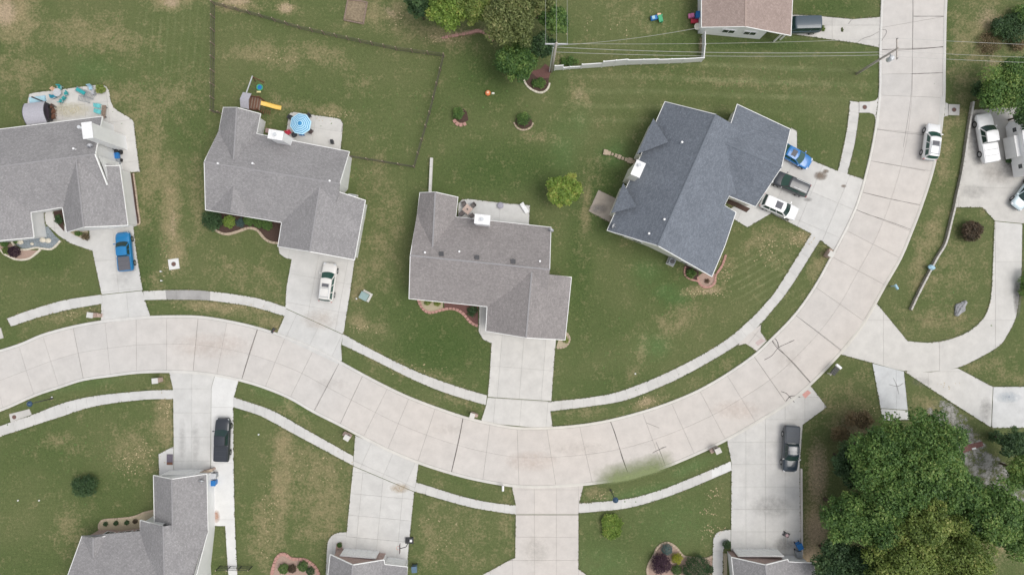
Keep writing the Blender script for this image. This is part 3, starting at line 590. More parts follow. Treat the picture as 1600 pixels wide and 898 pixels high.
bed('green planted bed left of the round pink paver planter', [(1068, 416), (1069, 430), (1076, 436), (1089, 440), (1092, 425), (1080, 412)], M['mulch'], [(1071, 416), (1069, 426), (1073, 433), (1081, 437), (1090, 439)], M['pinkstone'], (.3, .2, .12))
bed('rose brown bed with a clipped row of shrubs at lower centre left', [(424, 898), (432, 870), (438, 866), (448, 866), (458, 873), (474, 873), (488, 880), (497, 891), (500, 905), (424, 940)], M['pinkgravel'], [(424, 900), (430, 876), (437, 866), (446, 865), (456, 872), (474, 873), (488, 880), (496, 890), (500, 902)], M['pinkstone'], (.4, .36, .14))
bed('cream edged bed full of coloured shrubs at the bottom right', [(1012, 900), (1013, 880), (1024, 864), (1034, 850), (1044, 847), (1054, 852), (1068, 868), (1086, 871), (1102, 872), (1113, 868), (1113, 940), (1012, 940)], M['pinkgravel'], [(1012, 900), (1012, 884), (1022, 866), (1026, 856), (1036, 848), (1047, 848), (1058, 856), (1068, 868), (1085, 871), (1102, 872), (1113, 868)], M['tan'], (.36, .26, .14))
bed('pale pebble bed with four round bushes in a row at lower left', [(156, 842), (155, 818), (160, 812), (180, 810), (205, 808), (225, 800), (240, 798), (241, 850)], M['gravel'], [(157, 830), (155, 820), (161, 812), (182, 810), (208, 807), (226, 800), (240, 797)], M['tan'], (.34, .22, .12))
bed('half round planted bed below the utility pole', [(817, 115), (819, 128), (828, 138), (840, 143), (850, 142), (857, 134), (858, 118), (845, 112), (838, 110)], M['mulch'], [(817, 117), (819, 127), (826, 137), (838, 144), (848, 145), (856, 139), (859, 130)], M['whitestone'], (.36, .22, .16))
bed('reddish mulch patch between the grove and the utility pole', [(828, 112), (845, 108), (852, 100), (862, 108), (858, 122), (842, 124)], M['redmulch'])
bed('small planter bed with a thick pink brick rim in the back lawn', [(710, 186), (712, 176), (722, 168), (730, 176), (732, 188), (722, 193)], M['mulch'], [(709, 187), (714, 194), (721, 196), (729, 193)], M['pinkstone'], (.42, .44, .2))
bed('small planter bed with a broken thin rim in the back lawn', [(805, 194), (806, 186), (818, 178), (830, 186), (833, 195), (818, 203)], M['mulch'], [(803, 191), (806, 198), (813, 203), (822, 203), (830, 199), (833, 192)], M['tan'], (.34, .18, .14))
bed('thin soil bed along the side of the left garage', [(205, 270), (209, 270), (219, 348), (214, 350)], M['mulch'], [(209, 271), (213, 300), (216, 325), (219, 349), (213, 351), (207, 353)], M['tan'], (.34, .16, .12))
bed('curved soil bed beside the left house front walk', [(84, 322), (98, 322), (101, 362), (92, 352), (85, 340)], M['mulch'])
bed('small shrub bed left of the blue pickup', [(108, 362), (136, 357), (140, 372), (132, 374), (118, 368)], M['gravel'])
bed('narrow soil strip inside the dark blue house entry', [(1135, 317), (1140, 311), (1172, 326), (1166, 332)], M['mulch'])
bed('tiny round bed left of the basketball driveway garage', [(524, 862), (526, 848), (534, 846), (536, 862)], M['pinkgravel'])
bed('narrow bed along the walkway at the bottom right', [(1129, 898), (1130, 864), (1136, 864), (1136, 898)], M['gravel'])
# raised sandbox
sb = empty('sandbox', (0, 0, 0)); tag(sb, 'timber framed sandbox in the grass at the top', 'sandbox')
prism_obj('sand', wp([(544, 1), (573, 5), (568, 36), (539, 30)]), 0, .09, M['soil'], sb)
c4 = [P(544, 0), P(574, 4), P(568, 38), P(538, 32)]
for i in range(4):
    a, b = c4[i], c4[(i + 1) % 4]; MB().bar((a.x, a.y, .09), (b.x, b.y, .09), .16, .18).build('timber', M['oldwood'], sb)

# ------------------------------------------------------------------ houses
def roof_poly(parent, pts, m, th=.14, name='roof_slope', dz=0.0):
    w = [P(a, b, z) + Vector((0, 0, dz)) for a, b, z in pts]
    ar = sum(w[i - 1].x * w[i].y - w[i].x * w[i - 1].y for i in range(len(w)))
    if ar < 0: w = w[::-1]
    n = len(w); c = sum(w, Vector()) / n; nrm = Vector()
    for i in range(n): nrm += (w[i] - c).cross(w[(i + 1) % n] - c)
    nrm.normalize(); u = Vector((0, 0, 1)).cross(nrm); u = u.normalized() if u.length > 1e-4 else Vector((1, 0, 0)); v = nrm.cross(u)
    verts = w + [p - Vector((0, 0, th)) for p in w]
    f = [tuple(range(n)), tuple(range(2 * n - 1, n - 1, -1))] + [(i, n + i, n + (i + 1) % n, (i + 1) % n) for i in range(n)]
    o = mesh(name, verts, f, m, parent); uv = o.data.uv_layers.new(name='UVMap')
    for lp in o.data.loops:
        q = Vector(o.data.vertices[lp.vertex_index].co); uv.data[lp.index].uv = (q.dot(u), q.dot(v))
    return o
def offset_in(w, d):
    n = len(w); ar = sum(w[i - 1].x * w[i].y - w[i].x * w[i - 1].y for i in range(n)); s_ = 1 if ar > 0 else -1; out = []
    for i in range(n):
        a, b, c = w[i - 1], w[i], w[(i + 1) % n]
        e1 = Vector((b.x - a.x, b.y - a.y)).normalized(); e2 = Vector((c.x - b.x, c.y - b.y)).normalized()
        n1 = Vector((-e1.y, e1.x)) * s_; n2 = Vector((-e2.y, e2.x)) * s_; k = n1 + n2
        k = k / max(.35, k.length_squared) * 2 if k.length > .1 else n1
        out.append(Vector((b.x + k.x * d, b.y + k.y * d, b.z)))
    return out
def wall_run(parent, pts, m, name='wall', drop=.16, t=.14):
    for i in range(len(pts) - 1):
        a, b = pts[i], pts[i + 1]
        d = Vector((b.x - a.x, b.y - a.y, 0))
        if d.length < .05: continue
        v = [(a.x, a.y, -.02), (b.x, b.y, -.02), (b.x, b.y, b.z - drop), (a.x, a.y, a.z - drop)]
        mesh(name, v, [(0, 1, 2, 3)], m, parent)
HB = {}
def house(label, outline, roofs, rmat, wmat, ridges, walls=None, trims=None, extra_walls=(), wall_mats=None, rcap=None, cat='house'):
    root = empty('house', (0, 0, 0)); tag(root, label, cat, 'houses along the curved street')
    for r_ in roofs: roof_poly(root, r_, rmat)
    w = [P(*q) for q in (walls or outline)]; wi = offset_in(w, .32); HB[label] = wi
    for i in range(len(wi)):
        mm = (wall_mats or {}).get(i, wmat); wall_run(root, [wi[i], wi[(i + 1) % len(wi)]], mm, 'brick_wall' if mm is M['brick'] else 'wall')
    for ew in extra_walls: wall_run(root, [P(*q) for q in ew], wmat)
    ow = [P(*q) for q in outline]
    for i in range(len(ow)):
        if trims is not None and i in trims: continue
        a, b = ow[i], ow[(i + 1) % len(ow)]; nm = 'gutter' if abs(a.z - b.z) < .3 else 'rake_board'
        MB().bar(a + Vector((0, 0, -.07)), b + Vector((0, 0, -.07)), .075, .17).build(nm, M['white'], root)
    for rr in ridges:
        a, b = P(*rr[0]), P(*rr[1]); MB().bar(a + Vector((0, 0, -.01)), b, .18, .05).build('ridge_cap', rcap or M['ridge'], root)
    return root
def vent(root, px, py, z, kind='pipe'):
    c = P(px, py, z)
    if kind == 'pipe':
        o = MB().lathe([(.09, -.3), (.09, .28), (.13, .28), (.13, .32)], c=tuple(c), n=10).build('vent_pipe', M['ribbon'], root)
    elif kind == 'box':
        b = MB(); b.box(tuple(c + Vector((0, 0, .05))), (.42, .42, .2)); b.box(tuple(c + Vector((0, 0, .17))), (.52, .52, .06)); b.build('roof_vent', M['dark'], root)
def chimney(root, px, py, z, w, d, rz, m=None, flue=(0, 0)):
    c = P(px, py, z); ch = MB().box((c.x, c.y, z / 2), (w, d, z), rz).build('chimney', m or M['siding_white'], root)
    MB().box((c.x, c.y, z + .04), (w + .14, d + .14, .1), rz).build('chimney_cap', M['ribbon'], ch)
    MB().lathe([(.14, z + .09), (.14, z + .4), (.2, z + .4), (.2, z + .46)], c=(c.x + flue[0], c.y + flue[1], 0), n=12).build('flue', M['lamp'], ch)
    # gentle crickets keep the base clear
def dish(root, px, py, z, ang=0, name='satellite_dish'):
    c = P(px, py, z); t = empty(name, c, R(ang)); t.parent = root
    b = MB(); prof = [(.02, 0), (.16, .02), (.28, .07), (.33, .11)]
    b.lathe(prof, n=18); o = b.build('dish_bowl', M['lightgrey'], t, True); o.rotation_euler = (R(55), 0, 0); o.location = (0, 0, .35)
    MB().tube([(0, 0, -.05), (0, .05, .35), (0, -.35, .45)], .025, 6).build('dish_arm', M['lightgrey'], t)
def panel_door(root, wi, i, x0, x1, z1, n=4, name='garage_door', m=None):
    a, b = wi[i], wi[(i + 1) % len(wi)]; d = Vector((b.x - a.x, b.y - a.y, 0)); u = d.normalized()
    cx = (wi[i - 1] if False else a)
    s0, s1 = a + d * x0, a + d * x1; L = (s1 - s0).length
    ar = sum(wi[k - 1].x * wi[k].y - wi[k].x * wi[k - 1].y for k in range(len(wi))); nn = Vector((u.y, -u.x, 0)) * (1 if ar > 0 else -1)
    ang = math.atan2(u.y, u.x); c = (s0 + s1) / 2 + nn * .05
    fr = MB().box((c.x, c.y, z1 / 2 + .05), (L + .24, .07, z1 + .1), ang).build(name, m or M['garage'], root)
    for k in range(n):
        zc = z1 * (k + .5) / n
        for j in range(4):
            cc = s0.lerp(s1, (j + .5) / 4) + nn * .1
            MB().box((cc.x, cc.y, zc), (L / 4 * .88, .05, z1 / n * .8), ang).build('door_panel', m or M['white'], fr)
def window(root, wi, i, x, w, zc, h):
    a, b = wi[i], wi[(i + 1) % len(wi)]; d = Vector((b.x - a.x, b.y - a.y, 0)); u = d.normalized()
    ar = sum(wi[k - 1].x * wi[k].y - wi[k].x * wi[k - 1].y for k in range(len(wi))); nn = Vector((u.y, -u.x, 0)) * (1 if ar > 0 else -1)
    c = a + d * x + nn * .04; ang = math.atan2(u.y, u.x)
    f = MB().box((c.x, c.y, zc), (w + .16, .1, h + .16), ang).build('window', M['ribbon'], root)
    for s_ in (-1, 1):
        q = c + u * s_ * w / 4 + nn * .04; MB().box((q.x, q.y, zc), (w / 2 * .88, .05, h * .94), ang).build('pane', M['glass'], f)

# A - left edge
A = house('grey shingled house cut by the left edge with a white chimney shaft and a terrace',
    [(-90, 213, 2.8), (160, 182, 2.8), (149, 241, 5.2), (160, 259, 4.0), (187, 259, 2.8), (200, 352, 2.8), (131, 355, 5.2), (104, 363, 2.8), (97, 324, 2.8), (48, 332, 2.8), (53, 371, 2.8), (0, 376, 4.2), (-60, 385, 2.8), (-90, 385, 2.8)],
    [[(-90, 213, 2.8), (160, 182, 2.8), (149, 241, 5.2), (-90, 272, 5.2)],
     [(-90, 272, 5.2), (149, 241, 5.2), (168, 290, 3.65), (160, 316, 2.8), (97, 324, 2.8), (48, 332, 2.8), (-90, 350, 2.8)],
     [(-4, 286, 4.2), (0, 376, 4.2), (53, 371, 2.8), (43, 290, 2.8)], [(-4, 286, 4.2), (0, 376, 4.2), (-60, 385, 2.8), (-66, 295, 2.8)],
     [(119, 250, 5.0), (131, 355, 5.2), (104, 363, 2.8), (90, 262, 2.8)], [(119, 250, 5.0), (131, 355, 5.2), (200, 352, 2.8), (187, 259, 2.8)]],
    M['asph_grey'], M['siding'], [((-90, 272, 5.2), (149, 241, 5.2)), ((119, 250, 5.05), (131, 355, 5.2))], trims={2, 13, 12},
    extra_walls=[[(152, 243, 5.0), (160, 262, 4.4), (168, 286, 3.6)]])
wi = HB[A['label']]; panel_door(A, wi, 5, .08, .42, 2.2); panel_door(A, wi, 5, .5, .92, 2.2)
a, b = P(149, 241, 5.2), P(168, 289, 3.7); MB().bar(a, b, .13, .2).build('rake_board', M['white'], A)
chimney(A, 137, 204, 7.0, 1.05, 1.75, R(7), flue=(-.75, .3)); vent(A, 117, 233, 4.9); dish(A, 143, 228, 4.7, 30)
# B
Bh = house('grey shingled house with the blue umbrella patio and white car driveway',
    [(349, 168, 2.8), (370, 168, 4.8), (407, 178, 2.8), (401, 209, 2.8), (546, 237, 2.8), (531, 287, 5.2), (527, 299, 4.1), (571, 313, 2.8), (554, 406, 2.8), (484, 393, 4.9), (434, 385, 2.8), (440, 347.6, 2.8), (321, 328, 2.8), (319, 253, 5.2), (342, 205, 2.8)],
    [[(349, 168, 2.8), (370, 168, 4.8), (365, 250, 4.8), (336, 232, 2.8)], [(370, 168, 4.8), (407, 178, 2.8), (396, 235, 2.8), (365, 250, 4.8)],
     [(344, 199, 2.8), (546, 237, 2.8), (531, 287, 5.2), (319, 253, 5.2)], [(319, 253, 5.2), (531, 287, 5.2), (529, 305, 4.6), (505, 357, 2.8), (440, 347.6, 2.8), (321, 328, 2.8)],
     [(500, 291, 4.9), (484, 393, 4.9), (434, 385, 2.8), (450, 285, 2.8)], [(500, 291, 4.9), (484, 393, 4.9), (554, 406, 2.8), (571, 313, 2.8)],
     [(366, 284, 4.3), (360, 332, 4.3), (327, 327.5, 2.75), (331, 290, 2.75)], [(366, 284, 4.3), (360, 332, 4.3), (392, 339, 2.75), (398, 300, 2.75)]],
    M['asph_grey'], M['siding'], [((319, 253, 5.2), (531, 287, 5.2)), ((370, 168, 4.8), (365, 250, 4.8)), ((500, 291, 4.9), (484, 393, 4.9))], trims={5})
wi = HB[Bh['label']]; panel_door(Bh, wi, 9, .1, .9, 2.2); window(Bh, wi, 8, .5, 1.2, 1.6, 1.1)
chimney(Bh, 431, 211, 6.2, 1.6, .95, R(-9)); 
for x, y, z in ((396, 256, 4.95), (342, 256, 5.1), (516, 283, 5.1)): vent(Bh, x, y, z)
# C
Ch = house('taupe shingled house in the centre with three dark roof vents',
    [(656, 301, 2.8), (680, 300, 4.6), (715.5, 308, 2.8), (712, 339, 2.8), (861, 355, 2.8), (859, 421, 5.2), (857, 429, 3.9), (893, 433, 2.8), (883, 531, 2.8), (822, 527.5, 5.0), (759, 517, 2.8), (761, 479, 2.8), (639, 466.5, 2.8), (641, 399, 5.2), (652, 335, 2.8)],
    [[(656, 301, 2.8), (680, 300, 4.6), (676, 386, 4.6), (646, 372, 2.8)], [(680, 300, 4.6), (715.5, 308, 2.8), (708, 378, 2.8), (676, 386, 4.6)],
     [(652, 332, 2.8), (861, 355, 2.8), (859, 421, 5.2), (641, 399, 5.2)], [(641, 399, 5.2), (859, 421, 5.2), (855, 462, 3.9), (850, 488, 2.8), (761, 479, 2.8), (639, 466.5, 2.8)],
     [(831, 425, 5.0), (822, 527.5, 5.0), (759, 517, 2.8), (766, 425, 2.8)], [(831, 425, 5.0), (822, 527.5, 5.0), (883, 531, 2.8), (893, 433, 2.8)]],
    M['asph_brown'], M['siding'], [((641, 399, 5.2), (859, 421, 5.2)), ((831, 425, 5.0), (822, 527.5, 5.0)), ((680, 300, 4.6), (676, 386, 4.6))], trims={5},
    extra_walls=[[(858, 423, 5.1), (856, 440, 4.6), (853, 468, 3.6)]])
wi = HB[Ch['label']]; panel_door(Ch, wi, 9, .1, .9, 2.2)
chimney(Ch, 753.5, 343, 6.3, 1.65, 1.0, R(-6)); dish(Ch, 861, 359, 3.0, -20)
for x, y in ((690, 396.5), (745.5, 402), (802, 408.5)): vent(Ch, x, y, 5.0, 'box')
for x, y, z in ((664.5, 394.5, 4.95), (718, 393, 4.6), (843.5, 408, 4.7)): vent(Ch, x, y, z)
# D
Dh = house('slate blue shingled house set at an angle with three cars outside',
    [(1039, 159, 2.8), (1119, 179, 6.3), (1142, 193, 4.1), (1152, 163, 2.8), (1235, 202, 2.8), (1221, 262, 5.2), (1180.5, 323, 2.8), (1139, 306.5, 2.8), (1132, 321, 3.3), (1150, 332, 2.8), (1133, 383, 2.8), (1112.5, 432, 2.8), (1028, 384, 6.3), (948.5, 360, 2.8)],
    [[(1119, 179, 6.3), (1028, 384, 6.3), (948.5, 360, 2.8), (1039, 159, 2.8)],
     [(1119, 179, 6.3), (1143, 193, 5.3), (1170, 208, 4.1), (1200, 225, 2.7), (1160, 300, 2.8), (1139, 306, 3.4), (1132, 321, 3.5), (1150, 332, 2.8), (1133, 383, 2.8), (1112.5, 432, 2.8), (1028, 384, 6.3)],
     [(1152, 163, 2.8), (1235, 202, 2.8), (1221, 262, 5.2), (1128, 221, 5.2)], [(1128, 221, 5.2), (1221, 262, 5.2), (1180.5, 323, 2.8), (1105, 292, 2.8)],
     [(1021, 185, 3.5), (1044.5, 222, 4.62), (995, 241, 3.5)], [(974, 286, 3.5), (995, 323, 4.62), (955, 333, 3.5)]],
    M['asph_blue'], M['siding_cream'], [((1119, 179, 6.3), (1028, 384, 6.3)), ((1128, 221, 5.2), (1221, 262, 5.2))], trims={1},
    extra_walls=[[(1027, 190, 3.4), (1022, 188, 3.5), (998, 240, 3.5), (1003, 243, 3.6)], [(979, 290, 3.3), (975, 289, 3.5), (958, 331, 3.5), (963, 334, 3.4)]], rcap=M['ridge_blue'], wall_mats={10: M['brick'], 9: M['brick'], 11: M['siding_cream']})
wi = HB[Dh['label']]; window(Dh, wi, 12, .72, 1.1, 1.5, 1.0); window(Dh, wi, 12, .32, 1.1, 1.6, 1.0); window(Dh, wi, 11, .4, 1.0, 1.4, .9); panel_door(Dh, wi, 5, .15, .85, 2.2)
chimney(Dh, 997, 264, 6.2, 1.0, 1.7, R(-24), M['siding_cream'], (.1, .4)); dish(Dh, 957, 353, 3.1, 60)
vent(Dh, 1065, 223, 5.2); vent(Dh, 1037.5, 343, 6.2); vent(Dh, 1013.5, 365, 5.6)
# E
Eh = house('house with a pinkish brown shingle roof and white gable wall at the top',
    [(1096, 43, 2.8), (1165, 42, 4.2), (1236, 56, 2.8), (1242, -80, 2.8), (1166, -80, 4.2), (1096, -80, 2.8)],
    [[(1096, 43, 2.8), (1165, 42, 4.2), (1166, -80, 4.2), (1096, -80, 2.8)], [(1165, 42, 4.2), (1236, 56, 2.8), (1242, -80, 2.8), (1166, -80, 4.2)]],
    M['asph_tan'], M['siding_white'], [((1165, 42, 4.2), (1166, -80, 4.2))], walls=[(1096, 43, 2.8), (1165, 42, 4.2), (1207, 50, 3.4), (1210, -80, 3.4), (1096, -80, 2.8)], rcap=plain('tan_ridge', (.40, .31, .27), .95))
wi = HB[Eh['label']]; window(Eh, wi, 0, .72, 1.5, 1.75, .8); window(Eh, wi, 1, .42, 1.5, 1.75, .8)
for px, py in ((1222, 53), (1232, 50)):
    c = P(px, py, 2.6); MB().box((c.x, c.y, 1.3), (.16, .16, 2.6)).build('carport_post', M['white'], Eh)
# F
Fh = house('grey shingled house at the lower left with the brick porch window',
    [(239.7, 742, 2.8), (268.5, 748, 5.2), (323, 740, 2.8), (325, 830, 2.8), (303, 912, 5.2), (322, 990, 2.8), (120, 1000, 2.8), (96, 925, 5.2), (128, 837, 2.8), (145.5, 840, 3.8), (166, 837, 2.8), (219, 831, 2.8), (219, 812, 2.8), (255, 822, 5.4), (241, 819, 3.0)],
    [[(239.7, 742, 2.8), (268.5, 748, 5.2), (271, 825, 5.2), (241, 821, 2.8)], [(268.5, 748, 5.2), (323, 740, 2.8), (325, 830, 2.8), (270, 831, 5.2)],
     [(219, 812, 2.8), (255, 822, 5.5), (257, 912, 5.5), (214, 905, 2.8)], [(255, 822, 5.5), (267, 820, 5.15), (325, 829, 2.85), (303, 912, 4.4), (257, 912, 5.5)],
     [(128, 837, 2.8), (220, 829, 2.8), (262, 826, 2.8), (262, 914, 5.2), (96, 925, 5.2)], [(303, 912, 5.2), (322, 990, 2.8), (120, 1000, 2.8), (96, 925, 5.2)],
     [(128, 836.5, 2.85), (145.5, 840, 3.9), (146, 872, 3.9), (126, 866, 2.75)], [(145.5, 840, 3.9), (166, 836, 2.8), (168, 866, 2.75), (146, 872, 3.9)]],
    M['asph_grey'], M['siding'], [((268.5, 748, 5.2), (270, 828, 5.2)), ((255, 822, 5.5), (257, 912, 5.5)), ((145.5, 840, 3.9), (146, 870, 3.9))], trims={5, 6, 13}, wall_mats={8: M['brick'], 9: M['brick'], 10: M['brick']})
wi = HB[Fh['label']]; panel_door(Fh, wi, 0, .2, 1.0, 2.2, 4); window(Fh, wi, 10, .3, 1.6, 1.5, 1.2); window(Fh, wi, 9, .5, .9, 1.5, 1.2); window(Fh, wi, 10, .75, 1.2, 1.5, 1.2)
dish(Fh, 317, 749, 3.1, 0)
# G
Gh = house('grey roofed house at the bottom left of centre with pink gable brickwork',
    [(516, 865.6, 2.8), (551, 882, 5.0), (600, 874, 2.8), (601, 881, 2.8), (636.6, 885, 2.8), (624, 1060, 2.8), (588, 1060, 2.8), (541, 1066, 5.0), (495, 1060, 2.8)],
    [[(516, 865.6, 2.8), (551, 882, 5.0), (541, 1066, 5), (495, 1060, 2.8)], [(551, 882, 5.0), (600, 874, 2.8), (588, 1060, 2.8), (541, 1066, 5)], [(597, 880.5, 2.78), (636.6, 885, 2.78), (630, 975, 4.3), (572, 970, 4.3)], [(572, 970, 4.3), (630, 975, 4.3), (624, 1060, 2.78), (570, 1060, 2.78)]],
    M['asph_grey'], M['siding'], [((551, 882, 5.0), (541, 1066, 5))], trims=set(), wall_mats={0: M['brick'], 1: M['brick']})
wi = HB[Gh['label']]
panel_door(Gh, wi, 3, .12, .9, 2.2)
# H
Hh = house('grey roofed house at the bottom right with pink gable brickwork and blue bin',
    [(1143, 870, 2.8), (1196, 882, 5), (1231, 873, 2.8), (1232, 877, 2.8), (1271, 879, 2.8), (1302, 1060, 2.8), (1254, 1060, 2.8), (1220, 1066, 5), (1163, 1060, 2.8)],
    [[(1143, 870, 2.8), (1196, 882, 5), (1220, 1066, 5), (1163, 1060, 2.8)], [(1196, 882, 5), (1231, 873, 2.8), (1254, 1060, 2.8), (1220, 1066, 5)], [(1228, 876.5, 2.78), (1271, 879, 2.78), (1288, 975, 4.3), (1216, 970, 4.3)], [(1216, 970, 4.3), (1288, 975, 4.3), (1302, 1060, 2.78), (1236, 1060, 2.78)]],
    M['asph_grey'], M['siding'], [((1196, 882, 5), (1220, 1066, 5))], trims=set(), wall_mats={0: M['brick'], 1: M['brick']})
def big_door(root, pa, pb, z1):          # one wide door across a gable front, in front of the brick
    a, b = P(*pa), P(*pb); a.z = b.z = 0; d = (b - a); L = d.length; u = d.normalized(); ang = math.atan2(u.y, u.x); nn = Vector((0, 1, 0)); nn = (nn - u * nn.dot(u)).normalized()
    c = (a + b) / 2; fr = MB().box((c.x, c.y, z1 / 2), (L, .1, z1), ang).build('garage_door', M['garage'], root)
    for k in range(4):
        for j in range(6):
            cc = a + d * ((j + .5) / 6) + nn * .07; MB().box((cc.x, cc.y, z1 * (k + .5) / 4), (L / 6 * .88, .05, z1 / 4 * .8), ang).build('door_panel', M['white'], fr)
big_door(Gh, (538, 856.5), (593, 861), 2.3); big_door(Hh, (1144, 857.5), (1214, 857.5), 2.3); big_door(Fh, (265, 735), (319, 734), 2.3)

# ------------------------------------------------------------------ foliage
def leaves(name, lobes, n, size, m, parent, flat=.35, inner=.25):
    """lobes: list of (x,y,z,r,rz,tone); leaf quads spread through each lobe's shell"""
    tot = sum(l[3] ** 2 for l in lobes); V = []; T = []
    for (x, y, z, r, rz, tone) in lobes:
        k = max(12, int(n * r * r / tot)); d = rng.normal(size=(k, 3)); d /= np.linalg.norm(d, axis=1)[:, None]
        d[:, 2] = np.where(d[:, 2] < -.35, -d[:, 2], d[:, 2])
        rad = (1 - inner * rng.random(k) ** 1.6 + rng.normal(0, .07, k))
        wob = 1 + .14 * np.sin(d[:, 0] * 6 + x * 3) * np.cos(d[:, 1] * 7 + y * 2) + .08 * np.sin(d[:, 0] * 15 + d[:, 1] * 13 + x)
        c = np.stack([x + d[:, 0] * r * rad * wob, y + d[:, 1] * r * rad * wob, z + d[:, 2] * rz * rad * wob], 1)
        nn = d * .6 + rng.normal(size=(k, 3)) * .62 + np.array([0, 0, flat]); nn /= np.linalg.norm(nn, axis=1)[:, None]
        a = np.cross(nn, rng.normal(size=(k, 3))); a /= np.linalg.norm(a, axis=1)[:, None] + 1e-9; b = np.cross(nn, a)
        s_ = (size * rng.uniform(.6, 1.35, k))[:, None]
        V.append(np.stack([c - a * s_ * .5, c + b * s_ * .32, c + a * s_ * .6, c - b * s_ * .32], 1).reshape(-1, 3))
        T.append(np.repeat(np.clip(tone + rng.normal(0, .24, k) , 0, 1), 4))
    V = np.concatenate(V); F = np.arange(len(V)).reshape(-1, 4)
    o = fast_mesh(name, V, F, m, parent, dict(tint=np.concatenate(T))); return o
def tree(label, px, py, rpx, h, kind, n=5200, cat='tree', group=None, nl=34, squash=.9, leaf_s=.34, name='tree', tone=.45):
    zc = h * .62; base = P(px, py, zc); r = rpx / S * (H - zc) / H
    root = empty(name, (base.x, base.y, 0)); tag(root, label, cat, group)
    rz = h * .36; lobes = []
    lobes.append((0, 0, zc, r * .62, rz * .85, tone))
    for i in range(nl):
        a = i * 2.39996 + random.uniform(-.3, .3); q = math.sqrt((i + .6) / nl) * r * random.uniform(.66, .90); lr = r * random.uniform(.15, .33)
        zz = zc + rz * (math.sqrt(max(0, 1 - (q / r) ** 2)) * random.uniform(.35, .80) - .12)
        lobes.append((math.cos(a) * q, math.sin(a) * q * random.uniform(.85, 1.1), zz, lr, lr * squash, min(1, max(0, tone + random.uniform(-.36, .36)))))
    leaves('crown', lobes, int(n * 2.1), leaf_s * .78, leaf[kind], root)
    t = MB(); t.tube([(0, 0, -.1), (random.uniform(-.1, .1), .05, h * .25), (0, 0, h * .55)], max(.1, r * .06), 9, max(.05, r * .035))
    for l in lobes[1:9]: t.tube([(0, 0, h * .3 + random.uniform(0, h * .15)), (l[0] * .5, l[1] * .5, (h * .38 + l[2]) / 2), (l[0], l[1], l[2])], max(.05, r * .028), 6, .03)
    t.build('trunk', M['bark'], root, True); return root
def shrub(label, px, py, rx, ry, h, kind, n=700, leaf_s=.16, group=None, cat='shrub', nl=5, tone=.45, ang=0, name='shrub', ball=False):
    c = P(px, py, h * .5); root = empty(name, (c.x, c.y, 0), R(ang)); tag(root, label, cat, group)
    rx, ry = rx / S, ry / S; lobes = []
    if ball: lobes = [(0, 0, h * .45, rx, h * .55, tone)]
    else:
        lobes.append((0, 0, h * .4, min(rx, ry) * .75, h * .5, tone))
        for i in range(nl):
            a = i * 6.283 / nl + random.uniform(-.3, .3); lobes.append((math.cos(a) * rx * .52, math.sin(a) * ry * .52, h * random.uniform(.38, .55), min(rx, ry) * .52, h * .4, tone + random.uniform(-.25, .25)))
    leaves('foliage', lobes, int(n * (2.4 if ball else 1.7)), leaf_s, leaf[kind], root, .4, .3 if not ball else .08)
    MB().tube([(0, 0, -.05), (0, 0, h * .5)], .05, 6).build('stem', M['bark'], root); return root
G1 = 'trees of the grove at the lower right'
for a in [
    ('broad mid green tree with ragged crown at the top middle of the lower right grove', 1440, 700, 62, 11.5, 'green', 7600), ('green tree left of the topmost one in the lower right grove', 1370, 708, 52, 10.5, 'green', 6000),
    ('round green tree in the middle of the lower right grove', 1400, 765, 55, 11, 'green', 6400), ('green tree at the right shoulder of the grove beside the gravel track', 1478, 758, 44, 9.5, 'green', 5000),
    ('small dark tree on the upper left corner of the grove', 1328, 722, 33, 6.5, 'dark', 3200), ('dull green tree bulging left toward the driveway', 1322, 802, 46, 9, 'green', 5200),
    ('dull green tree between the left bulge and the yellow tipped tree', 1372, 818, 46, 10, 'green', 5200), ('dark low tree at the bottom left of the grove by the brick gabled house', 1305, 872, 40, 6.5, 'dark', 3800),
    ('yellowing tree in the heart of the grove', 1432, 812, 44, 12, 'yellow', 5200), ('wide yellow green tree at the bottom of the grove', 1402, 872, 54, 11, 'yellow', 6600),
    ('yellow green tree right of the widest yellow one at the bottom', 1490, 872, 58, 11, 'yellow', 7000), ('mid green tree filling the right side of the grove', 1545, 798, 52, 9.5, 'green', 6000),
    ('green tree touching the right frame edge below the gravel track', 1592, 826, 40, 8, 'green', 4200), ('dark green tree under the yellow ones near the bottom of the grove', 1352, 880, 34, 8, 'dark', 3600),
    ('dark tree in the gap right of the yellowing heart tree', 1505, 815, 34, 8, 'dark', 3400)]:
    tree(a[0], a[1], a[2], a[3] * 1.08, *a[4:6], n=int(a[6] * 1.2), group=G1)
shrub('wispy dry brown bush above the small dark corner tree', 1342, 655, 26, 15, 2.2, 'brown', 1500, .18); shrub('dry brown bush at the grove edge beside the lawn', 1312, 678, 16, 14, 1.8, 'brown', 800, .16)
shrub('rusty brown bush among the trees at the bottom edge', 1360, 886, 12, 12, 6.5, 'brown', 500, .2)
G2 = 'trees in the thicket at the upper right corner'
tree('bushy bright green tree above the white pickup', 1576, 136, 50, 5.5, 'green', n=5600, group=G2, leaf_s=.3, tone=.55); tree('dark bushy tree left of the bright one above the white pickup', 1546, 150, 22, 4, 'green', n=2200, group=G2, leaf_s=.28, tone=.35)
tree('dark tree at the right edge above the camper', 1605, 178, 26, 5, 'dark', n=2600, group=G2, leaf_s=.3)
shrub('low dark weedy bush near the upper right corner', 1567, 42, 22, 16, 1.6, 'dark', 1700, .2, tone=.55); shrub('weedy green bush cut by the right edge at the top', 1598, 24, 16, 22, 2.0, 'green', 1300, .2); shrub('low weedy bush below the power wires at the right edge', 1592, 70, 18, 10, 1.0, 'brown', 500, .16)
